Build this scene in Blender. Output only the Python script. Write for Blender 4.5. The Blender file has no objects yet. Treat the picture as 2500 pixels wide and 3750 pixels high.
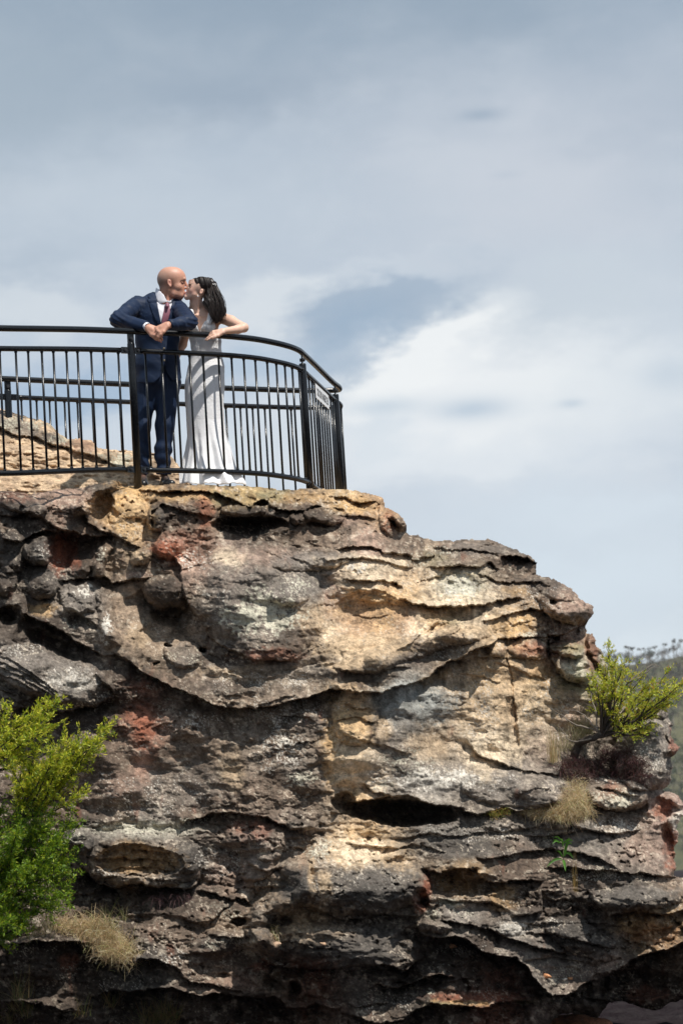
import bpy, math, random
import numpy as np
from mathutils import Vector, Matrix
random.seed(7); RNG = np.random.default_rng(7)
scene = bpy.context.scene
COL = scene.collection

# ------------------------------------------------------------------ camera
FPX = 9520.0
PITCH = math.radians(8.2); ROLL = math.radians(3.55)
CAMZ = 1.6
cam_d = bpy.data.cameras.new('camera'); cam = bpy.data.objects.new('camera', cam_d); COL.objects.link(cam)
scene.camera = cam
cam_d.sensor_fit = 'VERTICAL'; cam_d.sensor_height = 36.0; cam_d.lens = 36.0*FPX/3750.0
cam_d.clip_start = 0.5; cam_d.clip_end = 12000
RC = (Matrix.Rotation(math.pi/2+PITCH, 3, 'X') @ Matrix.Rotation(-ROLL, 3, 'Z'))
cam.matrix_world = Matrix.Translation((0, 0, CAMZ)) @ RC.to_4x4()
cam_d.dof.use_dof = True; cam_d.dof.focus_distance = 20.3; cam_d.dof.aperture_fstop = 4.5
RN = np.array(RC)

def ray(px, py):
    px = np.asarray(px, float); py = np.asarray(py, float)
    c = np.stack([(px-1250)/FPX, -(py-1875)/FPX, -np.ones_like(px*py)], -1)
    w = c @ RN.T
    return w / w[..., 1:2]
def U(px, py, D):
    """point seen at photo position (px, py), D metres in front of the camera"""
    D = np.asarray(D, float)
    p = ray(px, py)*D[..., None]
    return p + np.array([0, 0, CAMZ])
def UV(px, py, D): return Vector(U(px, py, D))
def proj(P):
    """world points -> photo px"""
    q = (P - np.array([0, 0, CAMZ])) @ RN
    return 1250 - q[..., 0]/q[..., 2]*FPX, 1875 + q[..., 1]/q[..., 2]*FPX
def onplane(px, py, z):
    r = ray(px, py); return (r*((z-CAMZ)/r[..., 2])[..., None]) + np.array([0, 0, CAMZ])

# ------------------------------------------------------------------ noise
_perm = np.random.default_rng(3).permutation(256); _perm = np.concatenate([_perm, _perm, _perm])
_ga = np.random.default_rng(4).uniform(0, 2*np.pi, 256); _gx = np.cos(_ga); _gy = np.sin(_ga)
def pn2(x, y, s=0):
    x = np.asarray(x, float); y = np.asarray(y, float)
    xi = np.floor(x).astype(int); yi = np.floor(y).astype(int); fx = x-xi; fy = y-yi
    u = fx*fx*fx*(fx*(fx*6-15)+10); v = fy*fy*fy*(fy*(fy*6-15)+10)
    def g(ix, iy, dx, dy):
        h = _perm[(_perm[(ix+s*17) & 255] + iy) & 255]
        return _gx[h]*dx + _gy[h]*dy
    a = g(xi, yi, fx, fy); b = g(xi+1, yi, fx-1, fy); c = g(xi, yi+1, fx, fy-1); d = g(xi+1, yi+1, fx-1, fy-1)
    return ((a*(1-u)+b*u)*(1-v) + (c*(1-u)+d*u)*v)*1.5
def fbm(x, y, o=4, s=0, g=0.5):
    r = 0; a = 1; t = 0
    for i in range(o):
        r = r + a*pn2(x*2**i, y*2**i, s+i*3); t += a; a *= g
    return r/t
def sm(e0, e1, x):
    t = np.clip((x-e0)/(e1-e0), 0, 1); return t*t*(3-2*t)

# ------------------------------------------------------------------ objects
def tag(o, label=None, cat=None, group=None, kind=None):
    if label: o['label'] = label
    if cat: o['category'] = cat
    if group: o['group'] = group
    if kind: o['kind'] = kind
    return o
def empty(name, loc, label, cat, group=None):
    o = bpy.data.objects.new(name, None); COL.objects.link(o); o.location = loc
    o.empty_display_size = .1
    return tag(o, label, cat, group)
def mesh(name, V, F, mat=None, parent=None, smooth=True, col=None):
    """V (n,3) world coordinates, F list of (m,k) arrays; object origin is the parent's"""
    V = np.asarray(V, float)
    if isinstance(F, np.ndarray): F = [F]
    F = [np.asarray(f, int) for f in F if len(f)]
    me = bpy.data.meshes.new(name)
    q_ = parent
    while q_ is not None: V = V - np.array(q_.location); q_ = q_.parent
    me.vertices.add(len(V)); me.vertices.foreach_set('co', V.astype(np.float32).ravel())
    nl = sum(f.size for f in F); npoly = sum(len(f) for f in F)
    me.loops.add(nl); me.polygons.add(npoly)
    me.loops.foreach_set('vertex_index', np.concatenate([f.ravel() for f in F]).astype(np.int32))
    tot = np.concatenate([np.full(len(f), f.shape[1]) for f in F]); st = np.concatenate([[0], np.cumsum(tot)[:-1]])
    me.polygons.foreach_set('loop_start', st.astype(np.int32)); me.polygons.foreach_set('loop_total', tot.astype(np.int32))
    me.polygons.foreach_set('use_smooth', np.full(npoly, smooth))
    me.update(calc_edges=True); me.validate()
    if col is not None:
        a = me.color_attributes.new('Col', 'FLOAT_COLOR', 'POINT')
        c = np.ones((len(V), 4), np.float32); c[:, :3] = col; a.data.foreach_set('color', c.ravel())
    o = bpy.data.objects.new(name, me); COL.objects.link(o)
    if mat: me.materials.append(mat)
    if parent is not None: o.parent = parent
    return o
class MB:
    def __init__(s): s.v = []; s.f = {}; s.n = 0; s.c = []
    def add(s, V, F, c=None):
        V = np.asarray(V, float)
        for f in (F if isinstance(F, list) else [F]):
            f = np.asarray(f, int)
            if len(f): s.f.setdefault(f.shape[1], []).append(f+s.n)
        s.v.append(V); s.n += len(V)
        if c is not None: s.c.append(np.broadcast_to(np.asarray(c, float), (len(V), 3)))
        return s
    def build(s, name, mat=None, parent=None, smooth=True):
        return mesh(name, np.concatenate(s.v), [np.concatenate(f) for f in s.f.values()], mat, parent, smooth,
                    np.concatenate(s.c) if s.c else None)
    def tube(s, path, rad, n=8, c=None, cap=True, flat=1.0):
        P = np.asarray(path, float); m = len(P); rad = np.broadcast_to(np.asarray(rad, float), (m,))
        T = np.gradient(P, axis=0) if m > 2 else np.repeat((P[1]-P[0])[None], 2, 0)
        T /= np.linalg.norm(T, axis=1)[:, None]+1e-9
        up = np.array([0, 0, 1.]) if abs(T[0][2]) < .9 else np.array([0, 1., 0])
        A = np.cross(T[0], up); A /= np.linalg.norm(A); Vs = []
        for i in range(m):
            A = A - T[i]*np.dot(A, T[i]); A /= np.linalg.norm(A)+1e-9
            B = np.cross(T[i], A); t = np.arange(n)/n*2*np.pi
            Vs.append(P[i]+rad[i]*(np.cos(t)[:, None]*A+np.sin(t)[:, None]*B*flat))
        V = np.concatenate(Vs); i = np.arange(m-1)[:, None]*n; j = np.arange(n)[None]; k = (j+1) % n
        F = np.stack([i+j, i+k, i+n+k, i+n+j], -1).reshape(-1, 4)
        Fs = [F]
        if cap: Fs.append(np.arange(n)[::-1][None]); Fs.append((m-1)*n+np.arange(n)[None])
        return s.add(V, Fs, c)
    def box(s, c, size, R=None, col=None, bev=0.0):
        x, y, z = np.array(size)/2
        V = np.array([[a*x, b*y, d*z] for a in (-1, 1) for b in (-1, 1) for d in (-1, 1)])
        if R is not None: V = V @ np.array(R).T
        F = np.array([[0, 1, 3, 2], [4, 6, 7, 5], [0, 4, 5, 1], [2, 3, 7, 6], [0, 2, 6, 4], [1, 5, 7, 3]])
        return s.add(V+np.array(c), F, col)

# ------------------------------------------------------------------ materials
def newmat(name):
    m = bpy.data.materials.new(name); m.use_nodes = True; nt = m.node_tree
    b = nt.nodes['Principled BSDF']; return m, nt, b
def N(nt, t, **k):
    n = nt.nodes.new(t)
    for a, v in k.items():
        if hasattr(n, a) and a not in ('Scale',): setattr(n, a, v)
        else: n.inputs[a].default_value = v
    return n
def noise(nt, scale, detail=4, rough=.5, vec=None, dist=0):
    n = nt.nodes.new('ShaderNodeTexNoise'); n.inputs['Scale'].default_value = scale
    n.inputs['Detail'].default_value = detail; n.inputs['Roughness'].default_value = rough; n.inputs['Distortion'].default_value = dist
    if vec is not None: nt.links.new(vec, n.inputs['Vector'])
    return n.outputs['Fac']
def coords(nt, sc=(1, 1, 1)):
    t = nt.nodes.new('ShaderNodeTexCoord'); m = nt.nodes.new('ShaderNodeMapping'); m.inputs['Scale'].default_value = sc
    nt.links.new(t.outputs['Object'], m.inputs['Vector']); return m.outputs['Vector']
def mr(nt, x, a, b, c=0, d=1):
    n = nt.nodes.new('ShaderNodeMapRange'); nt.links.new(x, n.inputs[0])
    for i, v in enumerate((a, b, c, d)): n.inputs[i+1].default_value = v
    return n.outputs[0]
def math_(nt, op, a, b=None, clamp=False):
    n = nt.nodes.new('ShaderNodeMath'); n.operation = op; n.use_clamp = clamp
    for i, v in enumerate((a, b)):
        if v is None: continue
        if isinstance(v, (int, float)): n.inputs[i].default_value = v
        else: nt.links.new(v, n.inputs[i])
    return n.outputs[0]
def mixc(nt, f, a, b, mode='MIX'):
    n = nt.nodes.new('ShaderNodeMix'); n.data_type = 'RGBA'; n.blend_type = mode
    for i, v in ((0, f), (6, a), (7, b)):
        if isinstance(v, (int, float)): n.inputs[i].default_value = v
        elif isinstance(v, tuple): n.inputs[i].default_value = (*v, 1)
        else: nt.links.new(v, n.inputs[i])
    return n.outputs[2]
def bump(nt, b, h, strength, dist, prev=None):
    n = nt.nodes.new('ShaderNodeBump'); n.inputs['Strength'].default_value = strength; n.inputs['Distance'].default_value = dist
    nt.links.new(h, n.inputs['Height'])
    if prev is not None: nt.links.new(prev, n.inputs['Normal'])
    nt.links.new(n.outputs[0], b.inputs['Normal']); return n.outputs[0]
def attr(nt):
    a = nt.nodes.new('ShaderNodeAttribute'); a.attribute_name = 'Col'; return a.outputs['Color']
def simple(name, col, rough=.5, metal=0, var=.15, vs=40, bs=0, bd=.002, spec=.5):
    m, nt, b = newmat(name); v = coords(nt)
    n = noise(nt, vs, 4, .6, v)
    c = mixc(nt, mr(nt, n, .3, .7), tuple(x*(1-var) for x in col), tuple(min(1, x*(1+var)) for x in col))
    nt.links.new(c, b.inputs['Base Color']); b.inputs['Roughness'].default_value = rough; b.inputs['Metallic'].default_value = metal
    b.inputs['Specular IOR Level'].default_value = spec
    if bs: bump(nt, b, noise(nt, bs, 3, .6, v), .6, bd)
    return m

def rock_mat():
    m, nt, b = newmat('sandstone'); v = coords(nt); vs = coords(nt, (1, 1, 2.6)); a = attr(nt)
    n1 = noise(nt, 22, 6, .68, v); n2 = noise(nt, 75, 4, .7, v); n3 = noise(nt, 7, 5, .6, v)
    k = math_(nt, 'MULTIPLY', mr(nt, n1, .33, .68, .62, 1.38), mr(nt, n2, .3, .7, .72, 1.3))
    k = math_(nt, 'MULTIPLY', k, mr(nt, n3, .35, .65, .72, 1.28))
    c = mixc(nt, 1.0, a, k, 'MULTIPLY')
    # tiny pale lichen discs
    vo = nt.nodes.new('ShaderNodeTexVoronoi'); vo.inputs['Scale'].default_value = 26; nt.links.new(v, vo.inputs['Vector'])
    dots = mr(nt, vo.outputs['Distance'], .18, .24, 1, 0)
    gate = mr(nt, noise(nt, 3.2, 4, .7, v), .50, .60)
    sep = nt.nodes.new('ShaderNodeSeparateColor'); nt.links.new(vo.outputs['Color'], sep.inputs[0])
    gate2 = mr(nt, sep.outputs[0], .55, .62)
    f = math_(nt, 'MULTIPLY', math_(nt, 'MULTIPLY', dots, gate), math_(nt, 'MULTIPLY', gate2, .62))
    c = mixc(nt, f, c, (.40, .37, .31))
    # dark crusty specks
    v2 = nt.nodes.new('ShaderNodeTexVoronoi'); v2.inputs['Scale'].default_value = 60; nt.links.new(v, v2.inputs['Vector'])
    d2 = math_(nt, 'MULTIPLY', mr(nt, v2.outputs['Distance'], .15, .35, 1, 0), mr(nt, noise(nt, 9, 4, .7, v), .5, .62))
    c = mixc(nt, math_(nt, 'MULTIPLY', d2, .7), c, (.035, .03, .027))
    nt.links.new(c, b.inputs['Base Color']); b.inputs['Roughness'].default_value = .92; b.inputs['Specular IOR Level'].default_value = .25
    p = bump(nt, b, noise(nt, 12, 7, .66, vs), .45, .025)
    p = bump(nt, b, noise(nt, 60, 5, .7, v), .55, .008, p)
    return m
def leaf_mat(name, rough=.45):
    m, nt, b = newmat(name); a = attr(nt)
    nt.links.new(a, b.inputs['Base Color']); b.inputs['Roughness'].default_value = rough
    tr = nt.nodes.new('ShaderNodeBsdfTranslucent'); nt.links.new(a, tr.inputs['Color'])
    mx = nt.nodes.new('ShaderNodeMixShader'); mx.inputs[0].default_value = .45
    out = nt.nodes['Material Output']; nt.links.new(b.outputs[0], mx.inputs[1]); nt.links.new(tr.outputs[0], mx.inputs[2]); nt.links.new(mx.outputs[0], out.inputs['Surface'])
    return m
M_ROCK = rock_mat(); M_LEAF = leaf_mat('leaf'); M_GRASS = leaf_mat('dry grass', .7)
M_BARK = simple('bark', (.05, .038, .03), .9, var=.5, vs=60, bs=90, bd=.004)
# ------------------------------------------------------------------ sky and sun
SUN_EL = math.radians(58); SUN_AZ = math.radians(138)   # azimuth clockwise from +Y (seen from above), sun stands right of and behind the camera
sd = bpy.data.lights.new('sun', 'SUN'); so = bpy.data.objects.new('sun', sd); COL.objects.link(so)
sd.energy = 5.0; sd.angle = math.radians(.6); sd.color = (1, .95, .87)
SUNV = Vector((math.sin(SUN_AZ)*math.cos(SUN_EL), math.cos(SUN_AZ)*math.cos(SUN_EL), math.sin(SUN_EL)))
so.rotation_euler = SUNV.to_track_quat('Z', 'Y').to_euler(); so.location = (8, -8, 20)
w = bpy.data.worlds.new('World'); scene.world = w; w.use_nodes = True; nt = w.node_tree
bg = nt.nodes['Background']; bg.inputs['Strength'].default_value = .108
sky = nt.nodes.new('ShaderNodeTexSky'); sky.sky_type = 'NISHITA'; sky.sun_disc = False
sky.sun_elevation = SUN_EL; sky.sun_rotation = SUN_AZ
tc = nt.nodes.new('ShaderNodeTexCoord')
sx = nt.nodes.new('ShaderNodeSeparateXYZ'); nt.links.new(tc.outputs['Generated'], sx.inputs[0])
az = math_(nt, 'ARCTAN2', sx.outputs[0], sx.outputs[1]); el = math_(nt, 'ARCSINE', sx.outputs[2])
cb = nt.nodes.new('ShaderNodeCombineXYZ'); nt.links.new(az, cb.inputs[0]); nt.links.new(math_(nt, 'MULTIPLY', el, 1.9), cb.inputs[1])
cv = cb.outputs[0]
n_big = noise(nt, 7, 6, .55, cv, .4); n_med = noise(nt, 22, 6, .6, cv, .3); n_x = noise(nt, 16, 7, .62, cv); n_y = noise(nt, 17.3, 7, .62, cb.outputs[0])
# wobble the coordinates so that cloud borders are ragged
off = nt.nodes.new('ShaderNodeTexNoise'); off.inputs['Scale'].default_value = 26; off.inputs['Detail'].default_value = 7; off.inputs['Roughness'].default_value = .6
nt.links.new(cv, off.inputs['Vector']); so_ = nt.nodes.new('ShaderNodeSeparateColor'); nt.links.new(off.outputs['Color'], so_.inputs[0])
azw = math_(nt, 'ADD', az, math_(nt, 'MULTIPLY', math_(nt, 'SUBTRACT', so_.outputs[0], .5), .055))
elw = math_(nt, 'ADD', el, math_(nt, 'MULTIPLY', math_(nt, 'SUBTRACT', so_.outputs[1], .5), .045))
def S(r, g, b):
    f = lambda c: ((c/255+.055)/1.055)**2.4 if c > 10 else c/255/12.92
    return (f(r)*10, f(g)*10, f(b)*10)
def blob(c, px, py, rx, ry, colr, st, lo=0.0, hi=1.0, wob=True, rot=0.0):
    d = U(px, py, 1.0)-np.array([0, 0, CAMZ]); d /= np.linalg.norm(d)
    a0 = math.atan2(d[0], d[1]); e0 = math.asin(d[2]); A, E = (azw, elw) if wob else (az, el)
    dx = math_(nt, 'SUBTRACT', A, a0); dy = math_(nt, 'SUBTRACT', E, e0)
    cr, sr = math.cos(rot), math.sin(rot)
    u = math_(nt, 'ADD', math_(nt, 'MULTIPLY', dx, cr*FPX/rx), math_(nt, 'MULTIPLY', dy, sr*FPX/rx))
    v = math_(nt, 'ADD', math_(nt, 'MULTIPLY', dx, -sr*FPX/ry), math_(nt, 'MULTIPLY', dy, cr*FPX/ry))
    r2 = math_(nt, 'ADD', math_(nt, 'MULTIPLY', u, u), math_(nt, 'MULTIPLY', v, v))
    g = math_(nt, 'EXPONENT', math_(nt, 'MULTIPLY', r2, -1.0))
    f = mr(nt, g, lo, hi, 0, st)
    return mixc(nt, f, c, colr)
base = mixc(nt, .9, sky.outputs[0], S(202, 211, 221))
# elevation gradient: darker slate cloud higher up
c = mixc(nt, mr(nt, el, .20, .36, 0, .85), base, S(142, 160, 178))
c = mixc(nt, mr(nt, n_big, .42, .68, 0, .25), c, S(150, 168, 188))
c = mixc(nt, mr(nt, n_med, .45, .75, 0, .30), c, S(214, 220, 226))
BL = [ # px, py, rx, ry, colour, strength, lo, hi, wob, rot
 (1250, -50, 1700, 330, S(138, 156, 174), .7, 0, 1, True, 0),
 (900, 330, 500, 110, S(142, 158, 176), .45, 0, 1, True, 0),
 (0, 350, 500, 300, S(158, 173, 186), .6, 0, 1, True, 0),
 (1950, 650, 650, 330, S(200, 206, 215), .75, 0, 1, True, -.2),
 (500, 780, 800, 200, S(190, 201, 212), .7, 0, 1, True, 0),
 (2350, 350, 350, 250, S(172, 183, 197), .6, 0, 1, True, 0),
 (150, 1130, 300, 110, S(206, 214, 221), .8, .1, .7, True, 0),
 (60, 960, 260, 90, S(172, 186, 200), .6, 0, 1, True, 0),
 (1000, 1080, 260, 90, S(212, 219, 225), .8, .1, .7, True, 0),
 (1500, 1000, 260, 60, S(206, 214, 222), .7, .1, .7, True, 0),
 (1420, 1110, 340, 110, S(152, 171, 191), .8, .12, .6, True, .15),
 (1270, 1290, 210, 130, S(152, 173, 194), .7, .12, .6, True, .5),
 (2050, 1150, 500, 170, S(196, 206, 215), .8, .1, .8, True, .1),
 (1650, 1480, 620, 190, S(233, 236, 238), .95, .1, .75, True, .1),
 (1560, 1330, 330, 90, S(236, 239, 240), .9, .1, .7, True, .5),
 (2250, 1420, 600, 190, S(222, 228, 232), .65, .05, .9, True, 0),
 (1720, 1500, 150, 42, S(168, 187, 205), .75, 0, 1, False, 0),
 (1400, 1490, 150, 34, S(186, 201, 214), .7, 0, 1, False, 0),
 (2090, 1478, 50, 18, S(190, 203, 215), .8, 0, 1, False, 0),
 (2450, 1370, 110, 60, S(186, 200, 213), .6, 0, 1, False, 0),
 (1760, 420, 85, 24, S(150, 167, 185), .7, 0, 1, False, 0),
 (1850, 640, 60, 16, S(180, 191, 204), .5, 0, 1, False, 0),
 (250, 1450, 420, 130, S(158, 180, 203), .85, .05, .8, True, 0),
 (900, 1330, 200, 90, S(168, 188, 207), .7, .05, .8, True, 0),
 (560, 1620, 520, 90, S(200, 210, 220), .8, .1, .8, True, 0),
 (1000, 1640, 300, 110, S(206, 215, 223), .8, .1, .8, True, 0),
 (1400, 1620, 130, 90, S(190, 205, 218), .5, .1, .8, True, 0),
 (1700, 1680, 700, 120, S(222, 228, 233), .7, .05, .9, True, 0),
 (2200, 1850, 500, 90, S(210, 221, 230), .6, .05, .9, True, 0),
 (2000, 2150, 900, 230, S(210, 222, 231), .85, 0, 1, True, 0),
 (2250, 2370, 500, 90, S(220, 230, 236), .6, 0, 1, True, 0),
]
for bl in BL:
    c = blob(c, *bl)
nt.links.new(c, bg.inputs['Color'])
scene.view_settings.view_transform = 'Standard'; scene.view_settings.look = 'None'; scene.view_settings.gamma = 1; scene.view_settings.exposure = 0
scene.render.engine = 'CYCLES'
# ------------------------------------------------------------------ sandstone cliff as a relief surface
TO = {1: (0, 1700), 2: (1250, 1700), 3: (0, 2700), 4: (1250, 2700), 0: None}
def T(t, pts):
    """tracing tiles of the photograph -> photo px"""
    a = np.array(pts, float).reshape(-1, 2)
    return a if t == 0 else a/1.254 + np.array(TO[t], float)

def seg_dist(X, Y, P):
    """signed distance to polyline P (positive on its right-hand side on screen) and parameter 0..1 along it"""
    best = np.full(X.shape, 1e9); sg = np.ones(X.shape); tt = np.zeros(X.shape)
    L = np.linalg.norm(np.diff(P, axis=0), axis=1); cum = np.concatenate([[0], np.cumsum(L)]); tot = cum[-1]
    for i in range(len(P)-1):
        a, b = P[i], P[i+1]; d = b-a; l2 = (d**2).sum()+1e-9
        t = np.clip(((X-a[0])*d[0]+(Y-a[1])*d[1])/l2, 0, 1)
        ex = X-a[0]-t*d[0]; ey = Y-a[1]-t*d[1]; q = ex*ex+ey*ey
        s = d[0]*(Y-a[1])-d[1]*(X-a[0]); m = q < best
        best = np.where(m, q, best); sg = np.where(m, np.sign(s), sg); tt = np.where(m, (cum[i]+t*L[i])/tot, tt)
    return np.sqrt(best)*sg, tt

class Relief:
    def __init__(s, x0, x1, y0, y1, step, warp=1.0, seed=0):
        s.xs = np.arange(x0, x1+1, step, dtype=float); s.ys = np.arange(y0, y1+1, step, dtype=float); s.step = step
        s.X, s.Y = np.meshgrid(s.xs, s.ys)
        X, Y = s.X, s.Y
        s.WX = X + warp*(11*fbm(X/95, Y/95, 3, 1+seed)+7*fbm(X/26, Y/26, 3, 5+seed))
        s.WY = Y + warp*(11*fbm(X/95, Y/80, 3, 9+seed)+9*fbm(X/22, Y/18, 4, 13+seed, .6))
        s.D = np.zeros_like(X); s.C = np.zeros(X.shape+(3,)); s.seed = seed
    def win(s, x0, x1, y0, y1):
        i0, i1 = np.searchsorted(s.ys, [y0, y1]); j0, j1 = np.searchsorted(s.xs, [x0, x1]); return np.s_[i0:max(i1, i0+1), j0:max(j1, j0+1)]
    def ledge(s, t, pts, a, L, b=None, L2=38, sharp=5):
        P = T(t, pts); b = a*.35 if b is None else b; kz = .62 if P[:, 1].mean() < 3430 else .9; a = a*kz; b = b*kz; L = L*.85; m = max(L*3, L2*3)+30
        w = s.win(P[:, 0].min()-m, P[:, 0].max()+m, P[:, 1].min()-m, P[:, 1].max()+m)
        d, tt = seg_dist(s.WX[w], s.WY[w], P)
        e = np.clip(np.minimum(tt, 1-tt)*7, 0, 1)**.6
        a_ = a*e*(.8+.5*fbm(s.X[w]/60, s.Y[w]/60, 2, 31))
        rec = a_*sm(0, sharp, d)*np.exp(-np.clip(d, 0, None)/L)
        lip = -b*e*np.exp(-np.clip(-d, 0, None)/L2)*(d <= 0) - b*e*(1-sm(0, sharp, d))*(d > 0)
        s.D[w] += rec+lip
    def blob(s, t, c, rx, ry, h, rot=0, p=.5):
        (x, y), = T(t, [c]); k = 1/1.254 if t else 1; rx *= k; ry *= k; m = max(rx, ry)*1.1+30
        w = s.win(x-m, x+m, y-m, y+m); X = s.WX[w]-x; Y = s.WY[w]-y; r = math.radians(rot)
        u = (X*math.cos(r)+Y*math.sin(r))/rx; v = (-X*math.sin(r)+Y*math.cos(r))/ry
        s.D[w] -= h*np.clip(1-u*u-v*v, 0, None)**p
    def pit(s, t, c, rx, ry, h, rot=0, p=.7): s.blob(t, c, rx, ry, -h, rot, p)
    def ridge(s, t, pts, wd, h):
        P = T(t, pts); m = wd*3+20
        w = s.win(P[:, 0].min()-m, P[:, 0].max()+m, P[:, 1].min()-m, P[:, 1].max()+m)
        d, tt = seg_dist(s.WX[w], s.WY[w], P); e = np.clip(np.minimum(tt, 1-tt)*5, 0, 1)**.5
        s.D[w] -= h*e*np.clip(1-(d/wd)**2, 0, None)**.6
    def patch(s, t, c, rx, ry, colr, st=.7, rot=0, rag=.5):
        (x, y), = T(t, [c]); k = 1/1.254 if t else 1; rx *= k; ry *= k; m = max(rx, ry)*2+30
        w = s.win(x-m, x+m, y-m, y+m); X = s.WX[w]-x; Y = s.WY[w]-y; r = math.radians(rot)
        u = (X*math.cos(r)+Y*math.sin(r))/rx; v = (-X*math.sin(r)+Y*math.cos(r))/ry
        n = rag*(1.4*fbm(s.X[w]/45, s.Y[w]/38, 4, 41+int(x) % 50)+.9*fbm(s.X[w]/13, s.Y[w]/12, 3, 47))
        f = sm(1.35, .45, np.sqrt(u*u+v*v)-n)*st*.95
        s.C[w] = s.C[w]*(1-f[..., None])+np.array(colr)*f[..., None]
    def speck(s, t, c, rx, ry, colr, dens=.5, sc=14, st=.85):
        """ragged spots of a given cover, mostly lichen"""
        (x, y), = T(t, [c]); k = 1/1.254 if t else 1; rx *= k; ry *= k; m = max(rx, ry)*1.5+20
        w = s.win(x-m, x+m, y-m, y+m); u = (s.WX[w]-x)/rx; v = (s.WY[w]-y)/ry
        n = fbm(s.X[w]/sc, s.Y[w]/sc, 4, 61+int(x) % 40, .6)+.4*fbm(s.X[w]/70, s.Y[w]/70, 2, 8)
        g = sm(1.2, .3, np.sqrt(u*u+v*v)); th = .47-.66*dens*g
        f = sm(th, th+.035, n)*sm(0, .2, g)*st
        s.C[w] = s.C[w]*(1-f[..., None])+np.array(colr)*f[..., None]
    def build(s, name, poly, back, mat, R=.7, W=110, wob=6, topslope=.15):
        X = s.X+wob*(fbm(s.X/30, s.Y/30, 4, 71)*1.6); Y = s.Y+wob*(fbm(s.X/28, s.Y/28, 4, 77)*1.6)
        P = np.vstack([poly, poly[:1]]); best = np.full(X.shape, 1e9); ins = np.zeros(X.shape, bool)
        for a, b in zip(P[:-1], P[1:]):
            d = b-a; l2 = (d**2).sum()+1e-9
            t = np.clip(((X-a[0])*d[0]+(Y-a[1])*d[1])/l2, 0, 1)
            best = np.minimum(best, (X-a[0]-t*d[0])**2+(Y-a[1]-t*d[1])**2)
            if a[1] != b[1]:
                c = ((a[1] > Y) != (b[1] > Y)) & (X < d[0]*(Y-a[1])/(b[1]-a[1])+a[0]); ins ^= c
        sd = np.sqrt(best); t = np.clip(sd/W, 0, 1)
        s.D += R*(1-np.sqrt(1-(1-t)**2+1e-9))
        Pt = U(s.X, s.Y, s.D); ny, nx = X.shape
        cell = ins[:-1, :-1] & ins[1:, :-1] & ins[:-1, 1:] & ins[1:, 1:]
        idx = np.arange(ny*nx).reshape(ny, nx)
        q = np.stack([idx[:-1, :-1], idx[1:, :-1], idx[1:, 1:], idx[:-1, 1:]], -1)
        F = q[cell]
        cp = np.pad(cell, 1)
        E = []
        for (dy, dx, a, b) in ((-1, 0, 3, 0), (1, 0, 1, 2), (0, -1, 0, 1), (0, 1, 2, 3)):
            nb = cp[1+dy:1+dy+cell.shape[0], 1+dx:1+dx+cell.shape[1]]
            m = cell & ~nb; E.append(q[m][:, [a, b]])
        E = np.concatenate(E)
        used = np.unique(E); base = ny*nx; V = Pt.reshape(-1, 3); C = s.C.reshape(-1, 3)
        rings = 7; rm = {}; prev = {}; VV = [V]; CC = [C]; lut = np.full(base, -1); lut[used] = np.arange(len(used))
        px = s.X.reshape(-1)[used]; py = s.Y.reshape(-1)[used]; up = (py < 1900)*topslope
        for r in range(1, rings+1):
            f = back*(r/rings)**1.6; v = V[used].copy()
            v[:, 1] += f; v[:, 2] += up*f
            v += (.10*r/rings)*np.stack([fbm(px/40, py/40+r, 2, 5), fbm(px/40, py/40+r, 2, 6)*0, fbm(px/40, py/40+r*.7, 2, 7)*(up == 0)], -1)
            VV.append(v); CC.append(C[used])
        V2 = np.concatenate(VV); C2 = np.concatenate(CC); Fs = [F]
        for r in range(rings):
            A = E if r == 0 else base+(r-1)*len(used)+lut[E]; B = base+r*len(used)+lut[E]
            Fs.append(np.stack([A[:, 1], A[:, 0], B[:, 0], B[:, 1]], -1))
        Fa = np.concatenate(Fs)
        keep = np.unique(Fa); re = np.full(len(V2), -1); re[keep] = np.arange(len(keep))
        o = mesh(name, V2[keep], re[Fa], mat, None, True, C2[keep])
        s.ins = ins
        return o
    def at(s, px, py):
        j = int(np.clip(np.searchsorted(s.xs, px), 0, len(s.xs)-1)); i = int(np.clip(np.searchsorted(s.ys, py), 0, len(s.ys)-1))
        return float(s.D[i, j])

DK = (.068, .050, .038); BR = (.165, .118, .085); TAN = (.42, .30, .18); OC = (.44, .27, .11); PALE = (.52, .41, .28); RU = (.25, .075, .035)
PK = (.29, .19, .14); GR = (.17, .145, .122); GD = (.082, .071, .061); LI = (.40, .375, .29); OL = (.22, .19, .10); WH = (.42, .385, .33); KH = (.235, .17, .115); BG = (.24, .24, .22)  # BG carries the grey shade under the main ledge as colour

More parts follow.
